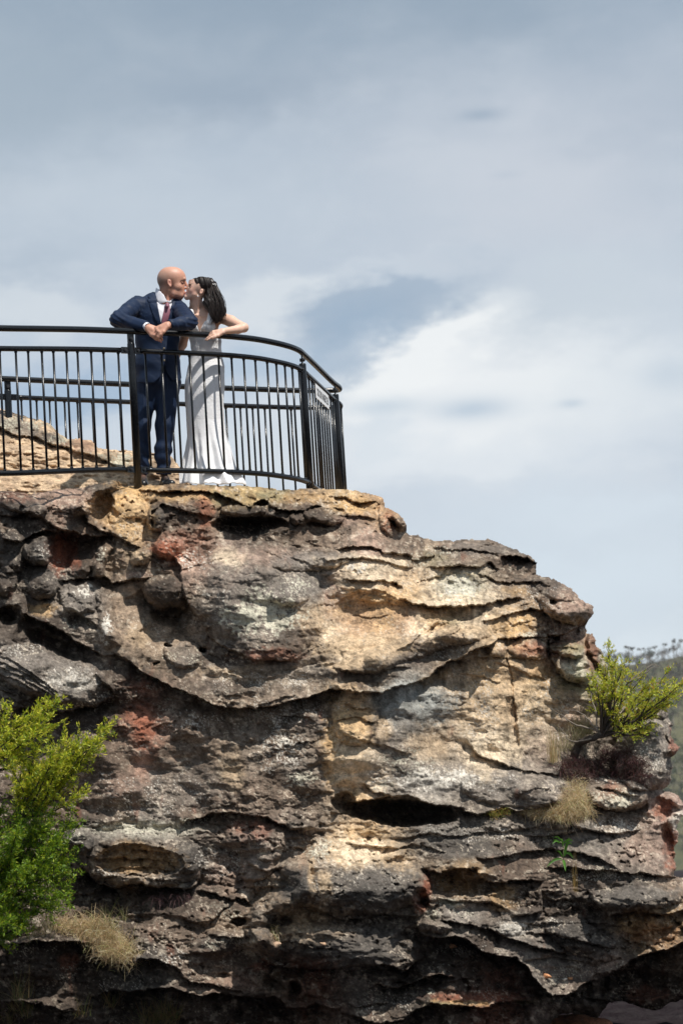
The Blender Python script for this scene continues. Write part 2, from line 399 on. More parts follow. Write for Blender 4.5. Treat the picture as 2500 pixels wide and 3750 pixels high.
STEP = 3.0
K = Relief(-540, 2900, 1720, 4200, STEP)
ctl = np.array([(-400,1850,19.2),(0,1850,19.7),(500,1830,20.0),(900,1830,20.2),(1250,1830,20.75),(1550,2000,20.9),(1900,2100,20.9),(2150,2250,20.9),
 (-400,2200,18.9),(0,2100,19.5),(500,2100,19.6),(900,2150,19.55),(1300,2150,19.8),(1700,2200,20.1),
 (-400,2450,18.7),(0,2450,19.0),(500,2450,19.2),(900,2550,19.17),(1300,2450,19.3),(1700,2350,19.8),(2050,2300,20.4),
 (-300,2800,19.0),(300,2750,19.12),(900,2750,19.17),(1300,2720,19.30),(1700,2650,19.9),(2100,2600,20.6),(2350,2700,20.9),
 (-300,3100,18.7),(300,3100,19.05),(900,3050,19.15),(1500,3000,19.45),(2000,3000,19.9),(2400,3050,20.4),(2800,3100,20.8),
 (-300,3500,18.2),(0,3500,18.4),(600,3500,18.5),(1200,3300,18.8),(1700,3300,19.0),(2300,3300,19.6),(2300,3550,19.8),(1500,3650,18.9),(500,3750,18.8),
 (2800,3400,20.0),(0,4000,19.2),(1000,4000,19.6),(1900,4000,19.9),(2600,4000,20.4)], float)
num = np.zeros_like(K.X); den = np.zeros_like(K.X)
for x, y, d in ctl:
    ww = 1/(((K.X-x)**2+(K.Y-y)**2)+110.0**2)**1.7; num += ww*d; den += ww
K.D[:] = num/den
X, Y = K.X, K.Y
# weathering: broad lumps, bedding (stretched noise), small pits
smooth_ = sm(-.1, .35, fbm(X/210, Y/170, 3, 121)); low_ = sm(2880, 3100, Y)
for t_, c_, a_, b_ in [(1,(1150,640),400,280),(3,(600,180),620,200),(1,(700,810),270,200),(1,(600,620),120,160),(2,(650,1120),650,260),(2,(150,780),280,180),(4,(450,120),560,200),(4,(80,490),220,110),(4,(100,700),360,150),(4,(-20,950),430,120),(3,(1050,620),260,160),(3,(650,560),300,150),(4,(500,510),420,90),(4,(1350,80),200,200),(4,(1110,930),230,100),(4,(1350,740),260,80),(1,(1200,980),420,80),(2,(50,930),250,80),(4,(1200,470),260,90),(3,(1330,700),130,180),(1,(230,960),300,120),(3,(1050,940),220,70),(1,(600,230),110,140)]:
    (x_, y_), = T(t_, [c_]); smooth_ = np.maximum(smooth_, sm(1.15, .7, np.hypot((K.WX-x_)/(a_/1.254), (K.WY-y_)/(b_/1.254))))
K.D += -.20*fbm(X/260, Y/190, 3, 2) - .05*np.abs(fbm(X/130, Y/80, 3, 11)) - (.02+.03*low_)*fbm(K.WX/80, K.WY/26, 3, 15)
bed = fbm(K.WX/160, (K.WY+.12*K.WX)/13, 3, 19)
K.D += -.014*bed*(.25+.9*low_)*(1.2-smooth_) - .018*fbm(X/24, Y/20, 4, 23)*(.3+.9*(1-smooth_))
tf = fbm(K.WX/34, K.WY/24, 3, 83)+.5*fbm(X/200, Y/130, 2, 84)
K.D += .06*sm(.30, .46, tf)*(.15+.6*low_+.5*(Y < 1950))
def facets(X, Y, sx, sy, seed, off, tilt):
    r = np.random.default_rng(seed); gx_, gy_ = X/sx, Y/sy; ix, iy = np.floor(gx_).astype(int), np.floor(gy_).astype(int)
    n = 256; jx, jy, jo, tx, ty = [r.uniform(0, 1, (n, n)) for _ in range(5)]; best = np.full(X.shape, 1e9); out = np.zeros(X.shape)
    for a in (-1, 0, 1):
        for b in (-1, 0, 1):
            cx, cy = ix+a, iy+b; k = (cx % n, cy % n); dx = gx_-cx-jx[k]; dy = gy_-cy-jy[k]; q = dx*dx+dy*dy; m = q < best
            best = np.where(m, q, best); out = np.where(m, (jo[k]-.5)*off+(tx[k]-.5)*tilt*dx+(ty[k]-.5)*tilt*dy, out)
    return out
K.D += facets(K.WX, K.WY+.15*K.WX, 95, 42, 5, .05, .07)*(.15+.55*(1-smooth_)+.15*low_)+facets(K.WX, K.WY-.1*K.WX, 34, 15, 6, .022, .03)*(.15+.6*(1-smooth_)+.15*low_)
# thin broken bedding laps over the lower third
for i in range(14):
    r_ = np.random.default_rng(100+i); y0 = r_.uniform(2980, 3700); x0 = r_.uniform(-200, 2300); ln = r_.uniform(140, 420); sl = r_.uniform(-.12, .25)
    xs_ = np.linspace(0, ln, 7); pts = np.stack([x0+xs_, y0+sl*xs_+np.cumsum(r_.normal(0, 9, 7))], 1)
    K.ledge(0, pts, r_.uniform(.05, .13), r_.uniform(16, 36), b=r_.uniform(.02, .07), L2=18, sharp=4)
for i in range(12):
    r_ = np.random.default_rng(300+i); y0 = r_.uniform(1850, 2950); x0 = r_.uniform(-300, 1900); ln = r_.uniform(90, 260); sl = r_.uniform(-.35, .45)
    xs_ = np.linspace(0, ln, 6); pts = np.stack([x0+xs_, y0+sl*xs_+np.cumsum(r_.normal(0, 8, 6))], 1)
    K.ledge(0, pts, r_.uniform(.04, .09), r_.uniform(12, 30), b=.03, L2=14, sharp=4)

L, B, Pi, R_ = K.ledge, K.blob, K.pit, K.ridge
# tile 1
L(1, [(620,112),(760,118),(880,122),(1000,135),(1080,165),(1150,190),(1210,155),(1250,195),(1310,205),(1400,208),(1450,182),(1500,195),(1590,205)], .30, 50, b=.12, L2=22)
Pi(1, (1150,280), 180, 48, .38); B(1, (1120,212), 105, 30, .30); B(1, (1235,218), 40, 34, .26); B(1, (1490,235), 95, 42, .30, 8); B(1, (1380,240), 50, 38, .24)
B(1, (715,250), 42, 62, .26); L(1, [(690,300),(696,215),(745,182),(830,200),(900,222),(980,240)], .14, 45, b=.06)
R_(1, [(545,82),(470,105),(410,145),(380,200),(330,215)], 26, .22); Pi(1, (470,190), 60, 70, .22)
L(1, [(543,88),(530,160),(515,260),(545,330)], -.0, 30, b=.0)
L(1, [(380,200),(400,260),(450,295),(530,322),(600,362),(660,388)], .18, 26, b=.14, L2=16)
B(1, (590,230), 85, 130, .10)
L(1, [(0,235),(60,240),(130,215),(200,245),(260,290),(330,302)], .25, 40)
L(1, [(0,330),(60,350),(110,345),(170,308),(300,300),(420,322),(540,328)], .50, 120, b=.10, L2=22)
Pi(1, (320,400), 120, 90, .30); B(1, (175,400), 70, 75, .38, 20); B(1, (60,400), 70, 110, .25); B(1, (70,180), 70, 40, .2, 20); B(1, (160,215), 60, 30, .2)
R_(1, [(512,358),(478,400),(455,470),(450,530)], 24, .26); B(1, (650,425), 60, 34, .2, -20); B(1, (380,440), 60, 90, .12, 30)
L(1, [(655,390),(690,360),(760,335),(840,330),(930,350),(1000,345)], -.14, 40, b=-.05)
B(1, (780,385), 70, 55, .12); B(1, (200,560), 70, 60, .2); B(1, (80,650), 60, 60, .15); B(1, (30,540), 50, 70, .2)
L(1, [(270,545),(330,525),(400,520),(480,515),(520,542),(610,528),(720,520)], .16, 46, b=.12, L2=20)
B(1, (760,590), 105, 78, .36, 10); L(1, [(650,570),(690,640),(750,690),(820,700),(860,640)], .24, 60, b=0); Pi(1, (790,700), 100, 46, .22)
B(1, (1150,650), 350, 270, .34, 8, .8)
L(1, [(800,420),(835,480),(838,540),(850,600),(895,680),(940,720)], .26, 50, b=.10, L2=25)
L(1, [(1568,400),(1350,382),(1200,360),(1050,352),(930,365),(850,405),(785,455)], .26, 60, b=.05)
B(1, (1120,460), 260, 90, .10, -6, .9); B(1, (1330,600), 90, 55, .14); B(1, (1430,450), 180, 40, .14, -4)
L(1, [(950,780),(1010,830),(1100,868),(1200,898),(1300,900),(1400,880)], .16, 46, b=.10)
L(1, [(900,860),(960,900),(1050,950),(1130,975),(1230,970),(1400,930),(1568,890)], -.10, 40, b=-.06)
Pi(1, (740,820), 120, 80, .12, 20); B(1, (840,870), 90, 70, .14, 20); Pi(1, (930,853), 17, 11, .25); Pi(1, (718,914), 15, 7, .15); Pi(1, (775,836), 20, 9, .15); B(1, (940,745), 20, 17, .05)
L(1, [(100,680),(150,700),(220,725),(290,765),(350,812),(420,850),(490,885)], .50, 90, b=.14, L2=25)
MAIN = list(T(1, [(470,885),(530,868),(600,900),(670,960),(720,985),(780,1020),(860,1045),(930,1080),(1000,1105),(1100,1125),(1180,1120),(1260,1100),(1350,1085),(1450,1060)])) + list(T(2, [(-40,1030),(80,1050),(180,1045),(260,1020),(330,1010),(400,975),(450,935),(500,900),(560,880),(600,855),(680,830),(720,800),(760,795),(850,795),(945,792)]))
L(0, MAIN, .30, 80, b=.20, L2=42, sharp=4)


L(1, [(0,790),(50,800),(120,850),(200,880),(260,902),(350,905),(450,915)], -.12, 40, b=-.1)
B(1, (240,970), 300, 120, .24, 18)
for k in range(9): L(1, [(-80+k*10,850+k*30),(60+k*10,900+k*30),(180+k*8,980+k*26),(280,1060+k*14)], .06, 14, b=.04, L2=9, sharp=3)
L(1, [(0,1130),(120,1120),(200,1105),(290,1140),(350,1120),(430,1115),(480,1080),(540,1055)], .30, 90, b=.10)
L(1, [(440,960),(480,1000),(520,1040),(530,1070)], .15, 40, b=.08, L2=16)
L(1, [(330,660),(380,700),(450,740),(500,800),(560,840)], .10, 40, b=.06)
R_(1, [(470,560),(490,660),(500,760),(520,840)], 34, .10); B(1, (370,610), 100, 80, .12, 10)
Pi(1, (350,720), 45, 30, .12); Pi(1, (40,690), 60, 45, .35); Pi(1, (250,830), 150, 40, .25, 25)
# tile 2
L(2, [(-40,150),(30,150),(80,175),(150,170)], .16, 24, b=.06); L(2, [(-20,230),(40,240),(110,235),(160,250)], .12, 24, b=.05)
R_(2, [(215,215),(255,235),(285,270),(290,310)], 22, .25); Pi(2, (228,275), 26, 44, .12, 15); R_(2, [(190,190),(200,260),(240,330)], 22, .14)
L(2, [(-40,392),(80,375),(160,378),(200,400),(260,410),(330,420)], .16, 28, b=.14, L2=18)
L(2, [(-40,442),(90,430),(180,440),(260,460),(330,480)], .12, 28, b=.10, L2=16)
L(2, [(400,465),(480,470),(560,460),(620,475),(680,450),(735,480)], .16, 34, b=.10, L2=18)
L(2, [(420,380),(500,395),(590,385),(650,400),(720,420)], .10, 22, b=.08)
L(2, [(725,420),(800,425),(860,440),(900,458)], .42, 55, b=.14, L2=18); L(2, [(620,500),(720,530),(800,540),(900,540),(980,570)], .12, 28, b=.08)
L(2, [(265,600),(330,640),(410,650),(500,655),(600,648),(700,630),(800,606),(840,612)], .20, 48, b=.22, L2=26)
L(2, [(0,530),(80,525),(170,535),(250,545),(290,570)], .14, 34, b=.12, L2=16)
Pi(2, (130,690), 175, 115, .22); Pi(2, (520,550), 110, 60, .08); L(2, [(60,620),(120,632),(200,625),(250,640)], .05, 14); L(2, [(40,690),(140,700),(230,690)], .05, 14)
L(2, [(240,860),(300,835),(345,795),(400,755),(440,715),(430,690)], -.0, 30, b=.10, L2=24)
L(2, [(640,725),(700,712),(760,690),(830,672),(870,655),(920,665),(955,695),(990,765)], .18, 46, b=.12, L2=18)
B(2, (1040,650), 135, 85, .42, 20, .6); L(2, [(950,775),(1020,782),(1080,748),(1160,705)], .60, 80, b=.15, L2=22)
B(2, (980,570), 120, 45, .12, 20); Pi(2, (975,630), 20, 12, .15)
L(2, [(880,600),(940,640),(1000,700),(1010,760)], .10, 26, b=.05)
R_(2, [(0,905),(150,900),(300,850),(420,810),(560,775),(690,735)], 42, .16)
L(2, [(-40,930),(60,960),(160,955),(250,930),(330,930)], .12, 26, b=.10, L2=14)
R_(2, [(755,795),(752,885),(770,960),(795,1110),(800,1250)], 4, -.035); L(2, [(600,890),(700,884),(755,888),(860,892),(950,895)], .10, 20, b=.04, L2=12)
B(2, (850,845), 95, 45, .10); B(2, (710,845), 50, 45, .14); R_(2, [(950,795),(945,860),(955,900)], 8, -.14)
B(2, (1045,850), 90, 40, .22, 10); B(2, (1070,930), 90, 70, .20, 20); L(2, [(950,885),(1010,948),(1040,990),(1170,1020)], .20, 36, b=.06); L(2, [(955,880),(1040,885),(1130,872)], .12, 12, b=.04, L2=10)
R_(2, [(1110,760),(1130,880),(1180,960),(1230,1060)], 14, -.10); B(2, (1160,820), 40, 60, .15)
B(2, (60,1150), 110, 150, .14); R_(2, [(770,1060),(790,1200),(800,1300)], 16, -.08)
# tile 3
L(3, [(820,420),(860,372),(930,360),(1000,348),(1100,345),(1200,362),(1260,390),(1330,410),(1420,415)], .20, 46, b=.16, L2=26)
B(3, (650,560), 290, 140, .34, 4, .6); B(3, (860,550), 75, 75, .16)
Pi(3, (640,570), 205, 78, .30, 2, .5)
for k, yy in enumerate((520, 560, 600)): L(3, [(470+10*k,yy+10),(560,yy-8),(660,yy-4),(760,yy+6),(820,yy+14)], .09, 12, b=.05, L2=10, sharp=3)
L(3, [(300,610),(380,600),(450,662),(520,692),(620,672),(700,682),(780,692),(860,700),(900,682),(925,600)], .55, 90, b=.10)
B(3, (350,480), 90, 60, .26)
L(3, [(905,705),(1000,715),(1060,742),(1120,742),(1165,775)], .20, 50, b=.08)
R_(3, [(1310,560),(1370,620),(1385,700),(1300,765),(1215,795),(1170,860),(1215,950),(1270,1015)], 46, .34)
L(3, [(1175,790),(1150,830),(1160,900),(1210,970),(1262,1020)], .20, 40, b=.04)
Pi(3, (1100,845), 48, 20, .28); Pi(3, (1310,845), 30, 18, .15); L(3, [(830,820),(900,858),(960,842),(1020,800),(1060,765)], .14, 34, b=.10, L2=20)
B(3, (1380,400), 70, 30, .20, 10); B(3, (1230,480), 90, 90, .16); B(3, (1180,600), 90, 60, .14, -20); L(3, [(1120,560),(1200,610),(1290,600),(1310,560)], .12, 26, b=.06); L(3, [(1110,680),(1180,700),(1240,680)], .10, 24)
B(3, (1050,940), 190, 55, .20, -8); L(3, [(880,930),(960,905),(1060,915),(1150,925)], .08, 20, b=.06)
L(3, [(0,960),(80,945),(200,935),(330,935),(420,945),(450,1010),(520,1030),(600,1050),(640,1020),(720,1020),(800,1050),(840,1090)], .34, 90, b=.16, L2=26)
B(3, (560,1120), 110, 60, .16, 20)
L(3, [(420,1190),(470,1165),(540,1160),(630,1160),(700,1150),(800,1150),(860,1175),(940,1180),(1020,1170),(1100,1190),(1200,1195),(1290,1200),(1320,1240),(1400,1245),(1450,1220),(1568,1250)], .60, 150, b=.20, L2=30)
R_(3, [(1240,1025),(1285,1050),(1250,1095),(1312,1125),(1330,1170)], 12, .30); R_(3, [(1305,1105),(1375,1115),(1392,1165),(1365,1205)], 11, .28); Pi(3, (1250,1125), 50, 40, .2); Pi(3, (1350,1150), 30, 34, .2)
L(3, [(820,1085),(880,1120),(960,1130),(1040,1150),(1120,1165)], .14, 30, b=.08)
L(3, [(0,1210),(100,1215),(200,1230),(300,1250),(380,1260)], .2, 60, b=.1); Pi(3, (120,1150), 180, 60, .2)
# tile 4
L(4, [(-60,345),(40,338),(110,290),(200,268),(300,265),(400,298),(500,312),(570,332),(620,352),(680,345)], .30, 60, b=.12, L2=26)
Pi(4, (270,345), 270, 62, 1.0, 4, .6); Pi(4, (10,300), 60, 50, .3)
L(4, [(110,205),(150,240),(220,262)], .14, 22, b=.06)
L(4, [(570,15),(640,78),(700,110),(760,130),(840,150),(920,160),(1000,168)], .14, 30, b=.10, L2=18)
L(4, [(560,330),(640,352),(740,320),(800,342),(900,320),(980,300),(1000,280)], .22, 40, b=.12)
B(4, (780,230), 240, 90, .12, 4)
B(4, (1265,265), 150, 80, .34, 4); L(4, [(1130,300),(1230,332),(1330,322),(1400,290)], .28, 40, b=.08); L(4, [(1150,225),(1220,235),(1300,250),(1370,270)], .12, 20, b=.06)
B(4, (1400,80), 150, 170, .50, 10); L(4, [(1568,230),(1480,245),(1400,240)], -.1, 20, b=.0)
Pi(4, (1480,330), 75, 50, .16, 20); B(4, (1540,400), 40, 60, .1); R_(4, [(1490,400),(1500,500),(1520,600)], 20, -.14)
B(4, (1515,-10), 26, 34, .2); B(4, (1540,70), 34, 34, .3)
L(4, [(200,575),(260,545),(285,555),(300,520)], .10, 20); L(4, [(620,560),(700,546),(800,532),(900,512),(1000,515),(1100,530),(1200,562),(1270,610)], .26, 36, b=.16, L2=30)
L(4, [(230,470),(400,440),(560,450),(700,430),(850,420)], .06, 24, b=.08); L(4, [(780,395),(860,420),(960,412),(1040,410)], .12, 26); L(4, [(1050,410),(1180,430),(1280,440),(1370,425)], .12, 30, b=.10)
L(4, [(370,600),(440,622),(520,606),(620,602),(650,642),(720,672),(780,656),(860,650),(925,662)], .50, 100, b=.16, L2=24)
Pi(4, (560,675), 180, 60, .25); L(4, [(440,742),(560,750),(680,752),(762,792)], .12, 22, b=.14, L2=16); L(4, [(770,822),(850,812),(915,790),(925,700)], .30, 44, b=.06)
B(4, (100,700), 330, 118, .40, -4, .55); L(4, [(-190,760),(0,832),(100,832),(200,802),(300,832),(375,810)], .26, 50, b=.05)
R_(4, [(385,655),(330,730),(370,800)], 34, .10); Pi(4, (365,735), 34, 62, .22, -25)
B(4, (-20,960), 400, 110, .36, 4, .6)
L(4, [(-360,1020),(-250,1055),(-100,1058),(0,1052),(100,1046),(180,1040),(300,1062),(385,1000)], .50, 90, b=.08)
L(4, [(340,850),(370,900),(440,922),(520,912),(580,930),(640,980),(720,1000),(800,1012),(850,1042),(880,1092),(920,1152),(970,1190),(1050,1172),(1120,1132),(1180,1112),(1260,1062),(1330,1022),(1400,992),(1480,975),(1600,930)], .70, 170, b=.22, L2=30)
L(4, [(430,840),(560,850),(680,882),(800,932),(900,962),(1000,990),(1060,1000)], .22, 36, b=.12, L2=18); B(4, (430,870), 80, 30, .2, 10)
L(4, [(1130,702),(1180,770),(1230,812),(1300,800),(1400,800),(1480,810),(1600,790)], .50, 100, b=.14); B(4, (1350,735), 240, 60, .26, -3)
L(4, [(930,600),(1060,600),(1200,612),(1350,620),(1568,642)], .20, 34, b=.14, L2=24)
B(4, (1110,930), 190, 75, .22, 22); B(4, (770,880), 60, 30, .1); L(4, [(880,900),(1000,905),(1130,950),(1280,970)], .14, 26, b=.06)
L(4, [(820,1020),(940,1010),(1050,1020),(1180,1040)], .1, 30); L(4, [(150,1130),(250,1152),(350,1112),(450,1080),(520,1100)], .30, 50, b=.16)
L(4, [(0,1262),(60,1272),(150,1312),(280,1302),(340,1252),(420,1222),(560,1232),(640,1242),(720,1216),(850,1202),(900,1222)], .40, 90, b=.18)
L(4, [(1100,1180),(1230,1212),(1340,1222),(1440,1252)], .3, 50, b=.1); Pi(4, (1350,1130), 220, 70, .35); Pi(4, (1540,860), 20, 10, .1); Pi(4, (1320,860), 12, 12, .12); L(4, [(1180,860),(1300,870),(1450,880),(1568,850)], .1, 30)

# ---- rock colours: crusts, lichens, iron stain, darker hollows, grey shade painted below main ledge
n2 = fbm(K.WX/38, K.WY/30, 5, 207, .6); n3 = fbm(X/12, Y/10, 4, 211, .65)
def mx(*c): return tuple(np.mean(np.array(c), 0))
DB = (.112, .078, .056)
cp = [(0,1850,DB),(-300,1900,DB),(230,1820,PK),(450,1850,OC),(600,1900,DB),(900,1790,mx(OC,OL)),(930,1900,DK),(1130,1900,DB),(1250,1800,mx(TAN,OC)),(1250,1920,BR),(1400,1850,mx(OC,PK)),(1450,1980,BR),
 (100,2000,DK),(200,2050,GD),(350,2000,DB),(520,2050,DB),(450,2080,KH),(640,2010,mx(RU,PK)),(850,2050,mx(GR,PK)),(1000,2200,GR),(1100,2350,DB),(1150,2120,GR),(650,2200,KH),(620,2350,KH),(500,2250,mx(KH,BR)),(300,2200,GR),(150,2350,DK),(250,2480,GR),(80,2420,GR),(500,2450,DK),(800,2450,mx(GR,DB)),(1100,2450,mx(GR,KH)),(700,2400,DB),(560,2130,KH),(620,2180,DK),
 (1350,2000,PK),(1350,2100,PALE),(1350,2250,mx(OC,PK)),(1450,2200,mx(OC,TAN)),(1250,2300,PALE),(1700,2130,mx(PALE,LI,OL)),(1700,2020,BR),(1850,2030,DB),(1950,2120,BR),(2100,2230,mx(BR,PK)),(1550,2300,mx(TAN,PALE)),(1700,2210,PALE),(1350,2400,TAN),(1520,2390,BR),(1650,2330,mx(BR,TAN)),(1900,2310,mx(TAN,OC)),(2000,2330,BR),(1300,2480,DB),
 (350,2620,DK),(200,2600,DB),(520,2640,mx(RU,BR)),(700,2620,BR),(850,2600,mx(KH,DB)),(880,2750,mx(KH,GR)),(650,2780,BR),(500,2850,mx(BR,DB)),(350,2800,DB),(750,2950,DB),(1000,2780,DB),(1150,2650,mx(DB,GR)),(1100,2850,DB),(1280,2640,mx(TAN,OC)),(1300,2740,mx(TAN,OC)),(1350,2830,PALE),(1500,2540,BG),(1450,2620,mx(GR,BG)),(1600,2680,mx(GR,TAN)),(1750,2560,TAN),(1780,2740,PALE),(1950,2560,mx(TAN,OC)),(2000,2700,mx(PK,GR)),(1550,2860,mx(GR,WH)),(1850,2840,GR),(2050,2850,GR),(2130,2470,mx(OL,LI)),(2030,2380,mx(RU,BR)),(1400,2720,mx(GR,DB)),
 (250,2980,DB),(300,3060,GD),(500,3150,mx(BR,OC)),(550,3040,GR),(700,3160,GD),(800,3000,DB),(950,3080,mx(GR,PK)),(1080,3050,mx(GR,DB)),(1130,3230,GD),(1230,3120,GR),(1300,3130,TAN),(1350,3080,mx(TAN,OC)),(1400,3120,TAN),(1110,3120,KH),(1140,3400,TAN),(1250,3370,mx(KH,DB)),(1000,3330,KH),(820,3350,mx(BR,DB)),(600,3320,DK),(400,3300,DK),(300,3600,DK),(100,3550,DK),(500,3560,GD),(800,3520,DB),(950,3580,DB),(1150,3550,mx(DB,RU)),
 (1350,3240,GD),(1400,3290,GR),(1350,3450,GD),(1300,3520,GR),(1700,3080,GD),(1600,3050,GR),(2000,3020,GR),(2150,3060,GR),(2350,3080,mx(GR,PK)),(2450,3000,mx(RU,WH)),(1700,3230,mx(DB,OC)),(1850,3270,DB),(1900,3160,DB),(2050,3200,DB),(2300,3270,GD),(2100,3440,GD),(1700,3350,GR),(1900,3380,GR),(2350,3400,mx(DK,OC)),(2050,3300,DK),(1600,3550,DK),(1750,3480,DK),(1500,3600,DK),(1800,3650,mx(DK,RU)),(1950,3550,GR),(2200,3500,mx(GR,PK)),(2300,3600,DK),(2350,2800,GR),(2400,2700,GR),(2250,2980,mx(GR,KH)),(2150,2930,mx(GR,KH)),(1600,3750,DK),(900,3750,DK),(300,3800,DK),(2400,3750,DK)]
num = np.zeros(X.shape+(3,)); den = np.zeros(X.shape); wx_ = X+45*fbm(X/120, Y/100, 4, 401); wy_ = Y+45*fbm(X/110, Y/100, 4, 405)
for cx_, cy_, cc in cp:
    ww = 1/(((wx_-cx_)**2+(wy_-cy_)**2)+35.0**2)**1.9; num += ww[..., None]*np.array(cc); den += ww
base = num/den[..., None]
def over(col, f):
    global base
    base = base*(1-f[..., None])+np.array(col)*f[..., None]
base = base*(1+.30*np.clip(fbm(X/60, Y/90, 5, 411, .6), -1, 1))[..., None]
over(DK, sm(.10, .30, n2)*.55); over(mx(PALE, WH), sm(.14, .32, -n2+.35*fbm(X/20, Y/16, 3, 415))*.38)
over(RU, sm(.34, .55, fbm(X/60, Y/160, 4, 231))*.3); over(DK, sm(.16, .45, fbm(X/34, Y/260, 4, 241))*.5)
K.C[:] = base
Pc = K.patch
